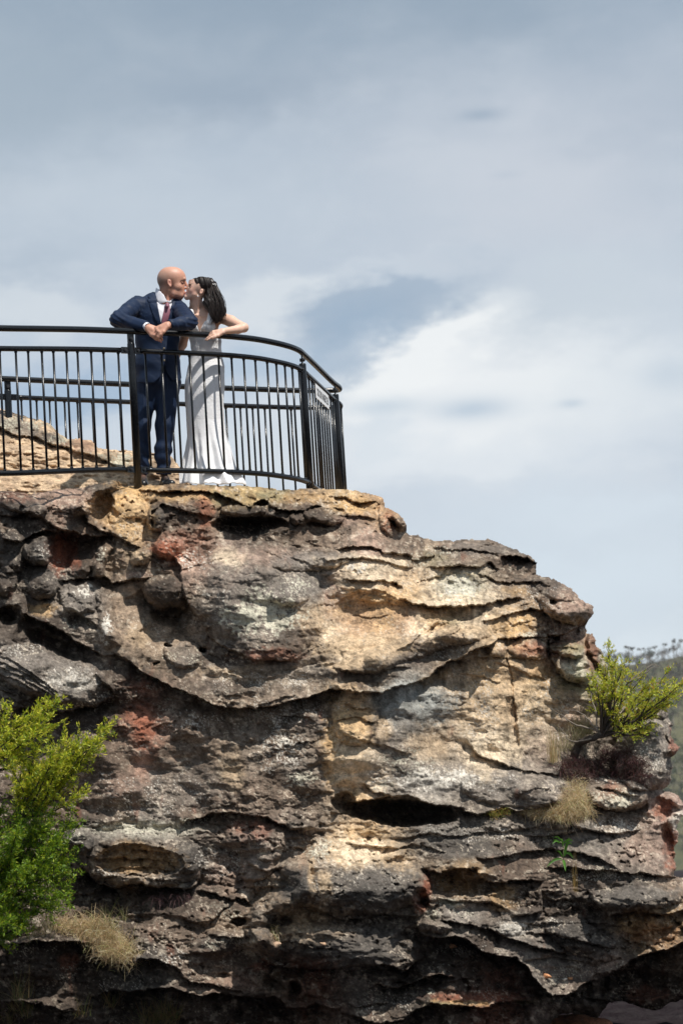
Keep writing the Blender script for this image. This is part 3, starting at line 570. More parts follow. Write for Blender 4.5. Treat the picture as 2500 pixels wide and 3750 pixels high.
for a in [(1,(600,225),80,125,OC,.9),(1,(470,190),50,60,TAN,.6),(1,(650,115),110,24,OC,.7),(1,(860,140),160,34,OC,.6),(1,(1000,150),60,30,OL,.7),(1,(1350,150),160,26,OC,.55),(1,(1250,140),80,28,OL,.7),
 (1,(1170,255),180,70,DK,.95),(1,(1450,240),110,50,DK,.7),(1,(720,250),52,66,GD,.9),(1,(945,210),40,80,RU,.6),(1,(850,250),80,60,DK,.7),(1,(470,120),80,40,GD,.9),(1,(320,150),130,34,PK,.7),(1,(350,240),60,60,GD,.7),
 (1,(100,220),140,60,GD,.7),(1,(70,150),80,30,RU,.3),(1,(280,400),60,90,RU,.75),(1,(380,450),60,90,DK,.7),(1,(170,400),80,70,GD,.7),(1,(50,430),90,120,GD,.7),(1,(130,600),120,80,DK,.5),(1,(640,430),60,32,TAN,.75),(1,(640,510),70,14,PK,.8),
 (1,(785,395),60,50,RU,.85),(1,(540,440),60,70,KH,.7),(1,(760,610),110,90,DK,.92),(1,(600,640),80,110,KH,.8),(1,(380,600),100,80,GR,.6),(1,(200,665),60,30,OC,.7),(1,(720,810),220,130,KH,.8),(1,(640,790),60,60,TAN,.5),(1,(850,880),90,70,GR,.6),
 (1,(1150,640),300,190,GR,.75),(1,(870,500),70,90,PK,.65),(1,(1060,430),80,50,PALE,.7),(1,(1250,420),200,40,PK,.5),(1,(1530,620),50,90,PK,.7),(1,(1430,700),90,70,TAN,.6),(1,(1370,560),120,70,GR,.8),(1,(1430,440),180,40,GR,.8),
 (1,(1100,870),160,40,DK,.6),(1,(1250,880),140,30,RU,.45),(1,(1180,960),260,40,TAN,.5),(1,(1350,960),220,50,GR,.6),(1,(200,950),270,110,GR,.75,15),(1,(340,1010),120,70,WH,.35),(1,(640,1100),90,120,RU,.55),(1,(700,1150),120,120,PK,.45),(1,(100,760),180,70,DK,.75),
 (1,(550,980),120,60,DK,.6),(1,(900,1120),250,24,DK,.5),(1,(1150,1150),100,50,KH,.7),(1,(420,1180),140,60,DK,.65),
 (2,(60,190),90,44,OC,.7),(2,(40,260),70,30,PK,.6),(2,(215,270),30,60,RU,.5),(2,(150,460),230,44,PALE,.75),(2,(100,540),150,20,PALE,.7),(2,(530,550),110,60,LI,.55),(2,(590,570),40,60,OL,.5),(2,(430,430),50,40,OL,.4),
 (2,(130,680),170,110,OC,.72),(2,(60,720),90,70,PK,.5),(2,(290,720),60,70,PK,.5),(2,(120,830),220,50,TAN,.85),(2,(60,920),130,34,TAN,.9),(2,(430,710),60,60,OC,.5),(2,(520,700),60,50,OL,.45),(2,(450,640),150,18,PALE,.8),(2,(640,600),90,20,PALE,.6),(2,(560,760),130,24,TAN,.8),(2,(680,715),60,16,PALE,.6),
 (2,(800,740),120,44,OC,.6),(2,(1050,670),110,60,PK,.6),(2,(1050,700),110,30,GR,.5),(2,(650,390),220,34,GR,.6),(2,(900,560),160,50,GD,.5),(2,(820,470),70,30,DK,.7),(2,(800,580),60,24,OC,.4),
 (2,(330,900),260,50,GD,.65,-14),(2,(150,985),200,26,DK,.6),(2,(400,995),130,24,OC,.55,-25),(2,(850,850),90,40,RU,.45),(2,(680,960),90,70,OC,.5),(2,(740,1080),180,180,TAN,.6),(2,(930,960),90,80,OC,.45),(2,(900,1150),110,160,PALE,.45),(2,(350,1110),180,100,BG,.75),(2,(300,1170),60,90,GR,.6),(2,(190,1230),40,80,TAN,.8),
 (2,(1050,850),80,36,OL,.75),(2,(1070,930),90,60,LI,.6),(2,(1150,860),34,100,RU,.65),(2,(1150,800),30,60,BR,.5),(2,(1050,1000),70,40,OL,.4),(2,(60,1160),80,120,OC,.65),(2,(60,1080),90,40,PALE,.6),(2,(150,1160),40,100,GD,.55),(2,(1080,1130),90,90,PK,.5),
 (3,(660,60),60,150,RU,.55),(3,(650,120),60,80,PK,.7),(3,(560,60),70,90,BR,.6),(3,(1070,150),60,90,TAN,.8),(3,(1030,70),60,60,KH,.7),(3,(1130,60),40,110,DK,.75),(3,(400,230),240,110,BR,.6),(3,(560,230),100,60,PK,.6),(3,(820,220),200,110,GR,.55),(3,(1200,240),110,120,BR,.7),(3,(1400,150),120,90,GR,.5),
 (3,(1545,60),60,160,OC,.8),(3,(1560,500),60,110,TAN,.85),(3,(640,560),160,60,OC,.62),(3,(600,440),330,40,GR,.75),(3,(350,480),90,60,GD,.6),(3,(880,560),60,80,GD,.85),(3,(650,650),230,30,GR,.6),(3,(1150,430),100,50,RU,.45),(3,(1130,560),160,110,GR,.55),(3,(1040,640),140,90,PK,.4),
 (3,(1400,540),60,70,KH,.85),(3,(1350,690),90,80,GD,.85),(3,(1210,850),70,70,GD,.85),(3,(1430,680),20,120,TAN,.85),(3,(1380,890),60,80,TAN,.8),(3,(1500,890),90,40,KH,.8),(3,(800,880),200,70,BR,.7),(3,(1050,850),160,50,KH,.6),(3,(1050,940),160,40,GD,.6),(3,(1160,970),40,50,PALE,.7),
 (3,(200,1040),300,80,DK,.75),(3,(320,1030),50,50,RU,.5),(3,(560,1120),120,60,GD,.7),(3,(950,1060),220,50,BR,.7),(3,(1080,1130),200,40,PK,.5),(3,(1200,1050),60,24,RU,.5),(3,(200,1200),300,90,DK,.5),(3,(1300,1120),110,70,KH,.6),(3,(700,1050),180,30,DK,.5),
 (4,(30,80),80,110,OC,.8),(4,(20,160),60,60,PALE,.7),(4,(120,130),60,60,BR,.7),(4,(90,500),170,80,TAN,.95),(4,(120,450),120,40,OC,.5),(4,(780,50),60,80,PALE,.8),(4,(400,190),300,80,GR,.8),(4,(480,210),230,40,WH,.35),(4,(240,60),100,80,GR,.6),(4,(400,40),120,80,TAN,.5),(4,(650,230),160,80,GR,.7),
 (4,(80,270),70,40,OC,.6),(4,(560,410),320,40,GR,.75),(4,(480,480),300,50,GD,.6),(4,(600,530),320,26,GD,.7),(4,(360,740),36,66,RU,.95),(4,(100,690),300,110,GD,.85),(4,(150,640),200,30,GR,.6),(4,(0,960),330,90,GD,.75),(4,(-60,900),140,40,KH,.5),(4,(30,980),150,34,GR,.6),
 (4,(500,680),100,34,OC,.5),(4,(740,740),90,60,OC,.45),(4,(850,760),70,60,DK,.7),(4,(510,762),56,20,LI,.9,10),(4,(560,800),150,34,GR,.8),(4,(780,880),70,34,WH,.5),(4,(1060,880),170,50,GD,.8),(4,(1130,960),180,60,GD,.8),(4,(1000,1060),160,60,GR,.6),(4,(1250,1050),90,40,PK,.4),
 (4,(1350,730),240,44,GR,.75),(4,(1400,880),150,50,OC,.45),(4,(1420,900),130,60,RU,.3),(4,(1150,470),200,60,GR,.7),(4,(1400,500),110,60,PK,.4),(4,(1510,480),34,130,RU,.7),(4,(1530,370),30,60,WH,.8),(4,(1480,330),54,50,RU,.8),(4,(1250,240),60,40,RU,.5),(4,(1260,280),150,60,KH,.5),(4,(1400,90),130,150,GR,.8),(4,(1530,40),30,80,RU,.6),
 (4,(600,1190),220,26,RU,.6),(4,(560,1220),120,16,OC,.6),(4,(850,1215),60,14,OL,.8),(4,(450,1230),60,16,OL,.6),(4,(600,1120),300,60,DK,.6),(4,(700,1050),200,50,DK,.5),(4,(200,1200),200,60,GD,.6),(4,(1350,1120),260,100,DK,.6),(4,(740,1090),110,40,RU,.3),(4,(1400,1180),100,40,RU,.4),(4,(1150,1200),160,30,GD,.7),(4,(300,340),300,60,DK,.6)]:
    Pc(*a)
for a in [(1,(1200,680),250,130,LI,.95,16),(1,(1000,620),90,70,WH,.5,12),(1,(390,580),50,50,WH,.8,14),(1,(490,740),34,90,WH,.75,12),(1,(330,720),60,60,LI,.5,9),(1,(1350,560),110,60,LI,.45,8),(1,(330,990),150,80,WH,.6,9),(1,(100,860),130,50,WH,.5,9),(1,(850,900),120,60,LI,.45,6),(1,(1200,1000),300,60,WH,.42,5),
 (1,(900,440),110,70,WH,.55,8),(1,(180,390),50,50,WH,.5,7),(1,(470,420),30,60,LI,.6,6),(1,(1300,1130),240,90,WH,.5,7),(1,(860,1180),160,60,WH,.55,8),(1,(700,1030),80,30,LI,.4,6),(2,(540,560),120,70,WH,.85,11),(2,(300,440),160,60,LI,.45,7),(2,(80,470),130,40,WH,.6,12),(2,(370,1110),200,110,BG,.8,14),(2,(640,1100),160,160,WH,.45,8),(2,(950,1130),160,160,WH,.45,8),
 (2,(480,870),160,50,WH,.4,6),(2,(900,620),160,70,WH,.4,5),(2,(850,785),90,16,LI,.7,6),(2,(450,400),140,30,LI,.5,6),(3,(700,260),330,130,WH,.38,6),(3,(1300,60),130,130,WH,.6,8),(3,(1380,190),100,50,LI,.75,8),(3,(640,420),300,36,LI,.8,7),(3,(430,620),160,24,WH,.7,7),(3,(350,460),70,40,LI,.8,8),(3,(900,380),90,24,LI,.8,8),
 (3,(1010,580),140,90,WH,.5,8),(3,(1460,510),90,60,LI,.8,9),(3,(1190,680),70,30,WH,.7,10),(3,(1230,690),50,70,LI,.5,6),(3,(1040,800),130,60,LI,.6,7),(3,(1040,950),200,40,LI,.4,6),(3,(780,1000),100,50,WH,.5,8),(3,(150,970),160,24,LI,.4,6),(3,(560,1130),110,50,WH,.4,6),(3,(1150,960),60,60,WH,.6,9),
 (4,(400,190),330,70,WH,.75,12),(4,(300,120),140,90,LI,.6,9),(4,(200,230),60,40,LI,.85,12),(4,(640,200),180,70,WH,.5,7),(4,(620,440),360,50,WH,.5,6),(4,(100,680),300,100,WH,.32,5),(4,(480,810),140,40,LI,.5,7),(4,(780,880),90,40,WH,.75,9),(4,(1000,850),120,30,WH,.5,6),(4,(1100,930),200,60,WH,.3,5),(4,(1250,290),150,60,LI,.8,9),
 (4,(1230,190),100,30,WH,.6,9),(4,(1250,410),180,50,WH,.6,8),(4,(950,470),40,30,LI,.6,7),(4,(1100,620),200,60,LI,.4,6),(4,(1200,640),240,20,WH,.5,6),(4,(1400,120),130,120,WH,.45,6),(4,(1420,1240),90,20,LI,.5,6),(4,(200,1230),200,60,WH,.4,6),(4,(415,1175),30,24,LI,.9,8),(4,(1000,1080),150,60,LI,.4,5),(4,(600,980),200,40,WH,.4,5),(4,(1540,390),30,50,WH,.8,10)]:
    K.speck(*a)
gt_ = sm(-.05, .30, fbm(X/130, Y/90, 3, 281)); gd_ = sm(-.05, .30, fbm(X/110, Y/110, 3, 285))
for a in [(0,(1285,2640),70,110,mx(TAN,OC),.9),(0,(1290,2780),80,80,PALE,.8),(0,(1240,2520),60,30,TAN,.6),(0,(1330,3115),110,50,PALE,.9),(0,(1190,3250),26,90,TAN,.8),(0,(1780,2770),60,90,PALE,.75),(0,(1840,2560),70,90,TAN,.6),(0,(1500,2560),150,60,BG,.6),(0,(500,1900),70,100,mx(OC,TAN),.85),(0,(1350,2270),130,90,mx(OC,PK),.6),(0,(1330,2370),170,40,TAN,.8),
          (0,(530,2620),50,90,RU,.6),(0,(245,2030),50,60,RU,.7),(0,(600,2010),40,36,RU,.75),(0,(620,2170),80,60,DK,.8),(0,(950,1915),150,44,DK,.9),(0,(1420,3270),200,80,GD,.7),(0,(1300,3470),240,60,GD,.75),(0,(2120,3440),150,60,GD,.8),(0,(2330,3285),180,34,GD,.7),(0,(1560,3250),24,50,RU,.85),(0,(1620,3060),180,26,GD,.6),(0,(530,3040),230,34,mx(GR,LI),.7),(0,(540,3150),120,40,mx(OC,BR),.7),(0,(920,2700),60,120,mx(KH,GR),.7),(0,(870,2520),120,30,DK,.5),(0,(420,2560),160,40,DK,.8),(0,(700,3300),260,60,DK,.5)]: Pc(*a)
K.C *= (1+.38*np.clip(n3, -.7, .9))[..., None]
f_ = (sm(.17, .22, fbm(X/15, Y/11, 4, 261, .7))*.65*gd_)[..., None]; K.C = K.C*(1-f_)+np.array(DK)*.8*f_
f_ = (sm(.18, .22, fbm(X/14, Y/12, 4, 271, .7)+.2*fbm(X/60, Y/50, 3, 277))*.6*gt_)[..., None]; K.C = K.C*(1-f_)+np.array(mx(PALE, WH))*f_
for a in [(1,(1200,680),230,120,LI,.95,15),(1,(390,580),50,50,WH,.8,14),(1,(490,740),34,90,WH,.75,12),(2,(540,560),110,60,LI,.9,12),(2,(370,1110),180,80,BG,.8,13),(4,(400,190),300,60,WH,.7,12),(3,(640,420),300,30,LI,.8,8),(4,(480,760),60,24,LI,.9,20),(3,(1300,60),130,120,WH,.6,10),(1,(330,1000),130,60,WH,.6,10)]: K.speck(*a)
lum_ = K.C.mean(-1, keepdims=True); K.C = (lum_+(K.C-lum_)*.90)*(np.clip(lum_, .02, 1)/.16)**.13*1.12
K.C[:] = np.clip(K.C, .018, .72)

poly_cliff = np.vstack([[(-560, 1800)], T(1, [(-200,118),(0,123),(100,135),(130,140),(250,114),(380,108),(430,90),(480,78),(520,72),(538,84),(545,103),(600,97),(700,94),(800,90),(900,94),(1000,98),(1100,101),(1170,102),(1240,116),(1300,119),(1400,110),(1480,112)]),
  T(2, [(0,113),(60,118),(105,130),(150,135),(175,145),(190,157),(198,182),(205,210),(235,212),(258,224),(275,238),(296,262),(302,285),(294,308),(320,322),(360,328),(400,340),(420,352),(450,347),(497,347),(515,352),(545,347),(590,344),(640,350),(672,343),(700,350),(730,363),(760,377),(820,400),(870,425),(900,455),(897,485),(893,505),(920,514),(950,520),(1000,540),(1040,558),(1075,585),(1090,605),(1095,622),(1140,640),(1158,655),(1155,690),(1120,725),(1090,738),(1118,742),(1130,772),(1155,780),(1160,802),(1180,845),(1198,858),(1203,890)]),
  [(2225,2440),(2245,2500),(2275,2560),(2330,2590),(2400,2585),(2436,2568),(2444,2590),(2446,2623),(2461,2653),(2456,2695),(2470,2721),(2487,2729),(2484,2750),(2468,2765),(2454,2778),(2461,2810),(2458,2850),(2450,2875),(2427,2893),(2460,2900),(2482,2908),(2495,2925),(2503,2950),(2503,2985),(2482,3010),(2483,3060),(2482,3085),(2467,3097),(2472,3150),(2478,3185),(2468,3207),(2500,3214),(2700,3235),(2960,3260),(2960,3560),(2700,3640),(2560,3672)],
  T(4, [(1568,1205),(1500,1226),(1440,1262),(1390,1245),(1340,1230),(1290,1212),(1230,1222),(1205,1252),(1175,1292),(1100,1272),(1000,1277),(960,1319)]), [(1960,3840),(1880,4000),(1860,4260),(-560,4260)]])
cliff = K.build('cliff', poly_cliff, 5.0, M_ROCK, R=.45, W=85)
tag(cliff, 'weathered brown and ochre sandstone cliff with layered ledges and hollows under the railing', None, None, 'structure')

# ---- pale slab rising behind the railing
Sb = Relief(-540, 700, 1440, 1900, STEP, .8, 40); x, y = Sb.X, Sb.Y
Sb.D[:] = 20.62+np.clip(x, -500, 700)/650*.55+(1800-y)/300*1.15
Sb.D += -.16*fbm(x/160, y/70, 3, 51)-.07*fbm((x-.4*y)/60, y/16, 4, 53)-.03*fbm(x/20, y/14, 3, 57)
Sb.ledge(0, [(-400,1530),(0,1562),(60,1590),(130,1600),(185,1625),(240,1640),(300,1650)], .20, 30, b=.10, L2=30)
Sb.ledge(0, [(240,1645),(300,1660),(360,1672),(420,1700),(470,1735)], .14, 30, b=.10)
Sb.ledge(0, [(350,1640),(430,1646),(520,1652),(600,1668),(645,1690)], .10, 26, b=.08, L2=14)
Sb.ledge(0, [(-300,1640),(-60,1670),(60,1650),(130,1665)], .06, 24, b=.04); Sb.ledge(0, [(60,1700),(160,1690),(230,1710),(300,1740)], .05, 24, b=.04)
n = fbm(Sb.WX/60, Sb.WY/30, 5, 55)
Sb.C[:] = np.array((.52, .38, .25)); f = sm(.0, .35, n)[..., None]; Sb.C[:] = Sb.C*(1-f*.5)+np.array((.34, .22, .14))*f*.5
f = sm(.12, .3, fbm((x-.5*y)/40, y/11, 4, 59))[..., None]*.6; Sb.C[:] = Sb.C*(1-f)+np.array((.2, .14, .10))*f
for a in [(0,(60,1560),150,36,GR,.85,18),(0,(190,1610),70,26,GD,.85,18),(0,(-200,1540),260,40,GR,.85),(0,(290,1625),60,18,RU,.45),(0,(300,1628),50,16,BR,.6),(0,(440,1685),90,30,KH,.85,10),(0,(570,1700),80,40,KH,.8,10),(0,(330,1650),60,10,PK,.6),(0,(60,1640),40,14,BR,.5),(0,(600,1760),60,30,BR,.7)]: Sb.patch(*a)
for a in [(0,(60,1555),170,40,LI,.6,8),(0,(200,1610),70,30,LI,.7,6),(0,(430,1680),100,40,LI,.8,8),(0,(580,1690),60,40,LI,.5,7)]: Sb.speck(*a)
Sb.C[:] = np.clip(Sb.C*(1+.2*fbm(x/10, y/8, 3, 3))[..., None], .02, .7)
poly_slab = np.array([(-560,1440),(-250,1455),(-60,1478),(0,1492),(57,1512),(115,1527),(184,1550),(203,1582),(233,1596),(247,1606),(300,1606),(339,1611),(348,1634),(413,1644),(475,1648),(551,1655),(627,1670),(645,1690),(664,1716),(668,1745),(672,1860),(-560,1860)], float)
slab = Sb.build('rock_slab', poly_slab, 3.0, M_ROCK, R=.22, W=40, wob=4, topslope=.05)
tag(slab, 'pale cream rock slab rising behind the railing with a grey lichened top', None, None, 'structure')
# ------------------------------------------------------------------ black tubular railing
M_BLACK = simple('black paint', (.005, .006, .008), .24, var=.4, vs=14, bs=260, bd=.0005, spec=.42)
M_BOLT = simple('bolt steel', (.05, .05, .055), .35, .6)
HZ = float(U(480, 1213, 20.15)[2])                       # height of the hand rail
nearL = [U(x, y, d) for x, y, d in [(-620, 1188, 18.75), (-300, 1195, 18.95), (0, 1202, 19.25), (150, 1204, 19.52), (300, 1206.5, 19.85), (400, 1210, 20.03)]]
midP = onplane(np.array([480, 570, 656, 733, 830, 900, 955, 1010, 1045, 1072, 1088., 1104]), np.array([1213, 1217.5, 1221, 1225, 1231, 1237.5, 1245, 1256, 1264.5, 1273, 1280., 1290]), HZ)
sideP = onplane(np.array([1149, 1204, 1226., 1238, 1243.5, 1240, 1220]), np.array([1332, 1386, 1406., 1415, 1423, 1427.5, 1429.5]), HZ)
farP = onplane(np.array([1090, 900, 700, 459, 230, 60, -200, -600.]), np.array([1430, 1424, 1417, 1407, 1397, 1389, 1378, 1362.]), HZ)
farP = farP[1:] if False else farP
def resample(P, n=None, step=None, smooth=6):
    P = np.asarray(P, float)
    # Catmull-Rom
    Q = np.vstack([2*P[0]-P[1], P, 2*P[-1]-P[-2]]); out = []
    for i in range(1, len(Q)-2):
        for t in np.linspace(0, 1, smooth*4, endpoint=False):
            a, b, c, d = Q[i-1:i+3]
            out.append(.5*((2*b)+(c-a)*t+(2*a-5*b+4*c-d)*t*t+(3*b-a-3*c+d)*t**3))
    out.append(P[-1]); out = np.array(out)
    s = np.concatenate([[0], np.cumsum(np.linalg.norm(np.diff(out, axis=0), axis=1))])
    m = n if n else max(2, int(round(s[-1]/step))+1); tt = np.linspace(0, s[-1], m)
    return np.stack([np.interp(tt, s, out[:, k]) for k in range(3)], 1)
near_path = resample(np.vstack([nearL, midP, sideP, farP]), step=.02)
Sx, Sy = proj(near_path)
i_post1 = int(np.argmin(np.hypot(Sx-478, (Sy-1213)*2))); i_post2 = int(np.argmin(np.hypot(Sx-1104, Sy-1290)))
i_post3 = int(np.argmin(np.hypot(Sx-1226, Sy-1405))); ifar = np.arange(len(Sx)) > i_post3+25
i_post4 = int(np.argmin(np.where(ifar, np.abs(Sx-28), 1e9)))
RAIL = empty('railing', near_path[i_post1]-np.array([0, 0, 1.22]), 'curved black tubular metal railing with upright bars around the lookout', 'railing')
def dn(P, h): return P-np.array([0, 0, h])
def inset(P, a):
    """shift a path sideways so that lower rails sit in line"""
    return P
arc = np.arange(len(near_path))*.02
MB().tube(near_path[::2], .0245, 14).build('handrail', M_BLACK, RAIL)
cuts = [0, i_post1, i_post2, i_post3, i_post4, len(near_path)-1]
MIDH, BOTH = .157, 1.113
def bal_range(a, b):
    n = max(1, int(round((arc[b]-arc[a]-.13)/.127))); gap = (arc[b]-arc[a])/(n+1); return [int(round(a+(k+1)*gap/.02)) for k in range(n)]
post_i = [i_post1, i_post2, i_post3, i_post4]
for k in range(5):
    a, b = cuts[k], cuts[k+1]; ea = 0 if k == 0 else 4; eb = 4 if k < 4 else 0
    seg = near_path[a+ea:b-eb+1]
    MB().tube(dn(seg[::2] if len(seg) > 6 else seg, MIDH), .0215, 12).build('mid_rail', M_BLACK, RAIL)
    MB().tube(dn(seg[::2] if len(seg) > 6 else seg, BOTH), .0215, 12).build('bottom_rail', M_BLACK, RAIL)
    for i in bal_range(a, b):
        p = near_path[i]; m = MB()
        m.tube([dn(p, MIDH+.012), dn(p, BOTH-.012)], .0092, 8)
        for h in (MIDH+.024, BOTH-.024): m.tube([dn(p, h-.006), dn(p, h+.006)], [.0125, .0125], 8)
        m.build('baluster', M_BLACK, RAIL)
def lathe_at(m, c, axis, r, h, n=12, c_=None):
    c = np.asarray(c, float); axis = np.asarray(axis, float); axis /= np.linalg.norm(axis)
    m.tube([c, c+axis*h], r, n, c_)
for j, i in enumerate(post_i):
    p = near_path[i]; t = near_path[min(i+3, len(near_path)-1)]-near_path[i-3]; t /= np.linalg.norm(t); nrm = np.cross(t, [0, 0, 1.]); nrm /= np.linalg.norm(nrm)
    m = MB(); foot = 1.30 if j == 0 else 1.6
    m.tube([dn(p, .096), dn(p, .099), dn(p, .106), dn(p, foot)], [.022, .0285, .0305, .0305], 16)
    m.build('post', M_BLACK, RAIL)
    s = MB(); R3 = np.stack([t, nrm, [0, 0, 1.]], 1)
    s.box(dn(p, .063), (.055 if j in (0, 3) else .018, .012, .085), R3).build('saddle_bracket', M_BLACK, RAIL, False)
    b = MB(); lathe_at(b, dn(p, .066)+nrm*.005, nrm, .016, .014, 6); lathe_at(b, dn(p, .066)+nrm*.019, nrm, .009, .007, 8); lathe_at(b, dn(p, .066)-nrm*.005, -nrm, .016, .014, 6)
    b.build('bolt', M_BOLT, RAIL, False)
    for h in (MIDH, BOTH):
        for sg in (-1, 1):
            q = p+t*sg*.058; s = MB(); s.box(dn(q, h)+nrm*.002, (.062, .014, .052), R3).build('rail_bracket', M_BLACK, RAIL, False)
            b = MB(); lathe_at(b, dn(q, h)+nrm*.009, nrm, .013, .010, 6); lathe_at(b, dn(q, h)+nrm*.019, nrm, .0075, .006, 8); b.build('bolt', M_BOLT, RAIL, False)
# ---- sign on the side of the railing, lettering reads mirrored from below
M_SIGN = simple('white sign', (.78, .79, .80), .45, var=.05); M_INK = simple('black lettering', (.015, .015, .018), .5)
ia = int(np.argmin(np.where((np.arange(len(Sx)) > i_post2) & (np.arange(len(Sx)) < i_post3), np.abs(Sx-1143), 1e9)))
ib = int(np.argmin(np.where((np.arange(len(Sx)) > i_post2) & (np.arange(len(Sx)) < i_post3), np.abs(Sx-1190), 1e9)))
pa, pb = near_path[ia], near_path[ib]; sl = np.linalg.norm(pb-pa); st = (pb-pa)/sl; sn = np.cross(st, [0, 0, 1.]); sn /= np.linalg.norm(sn)
if np.dot(sn, -pa) < 0 and sn[0] < 0: pass
sn = sn if sn[0] > 0 else -sn                      # outward, to the right
top, hgt = MIDH+.030, .125
ctr = (pa+pb)/2-np.array([0, 0, top+hgt/2])+sn*.016
SIGN = empty('sign', ctr, 'small white sign with black mirrored capitals fixed to the side of the railing', 'sign')
Rs = np.stack([st, -sn, [0, 0, 1.]], 1)
MB().box(ctr, (sl, .004, hgt), Rs).build('panel', M_SIGN, SIGN, False)
def word(txt):
    fc = bpy.data.curves.new('word', 'FONT'); fc.body = txt; fc.size = .082; fc.extrude = .0008; fc.offset = .0012
    tmp = bpy.data.objects.new('tmp', fc); COL.objects.link(tmp); dg = bpy.context.evaluated_depsgraph_get(); dg.update()
    me = bpy.data.meshes.new_from_object(tmp.evaluated_get(dg)); bpy.data.objects.remove(tmp); co = np.array([v.co for v in me.vertices]); co[:, 0] -= co[:, 0].min(); return me, co
(m1, c1), (m2, c2) = word('ELYSIAN'), word('ROCK'); w1, w2 = np.ptp(c1[:, 0]), np.ptp(c2[:, 0]); gap = .035; tot = w1+gap+w2
c1[:, 0] -= tot/2; c2[:, 0] += w1+gap-tot/2; kx = sl*.86/tot; kz = .068/np.ptp(c1[:, 1]); zc = (c1[:, 1].max()+c1[:, 1].min())/2
for me, co in ((m1, c1), (m2, c2)):
    w_ = -(co[:, :1]*kx)*st + ((co[:, 1:2]-zc)*kz)*np.array([[0, 0, 1.]]) + sn*(.0025+co[:, 2:3])      # reads from the far end towards the camera: mirrored
    me.vertices.foreach_set('co', w_.astype(np.float32).ravel()); me.update(); me.materials.clear(); me.materials.append(M_INK)
    lt = bpy.data.objects.new('lettering', me); COL.objects.link(lt); lt.parent = SIGN
def railD(px):
    m = np.arange(len(Sx)) < i_post3; i = int(np.argmin(np.where(m, np.abs(Sx-px), 1e9))); return near_path[i, 1], Sy[i]
print('rail', [(p, tuple(np.round(railD(p), 2))) for p in (0, 480, 576, 700, 800, 900, 1100, 1200)], 'n', len(near_path), post_i, HZ)
print('corner', near_path[i_post2], near_path[i_post3], near_path[i_post4])
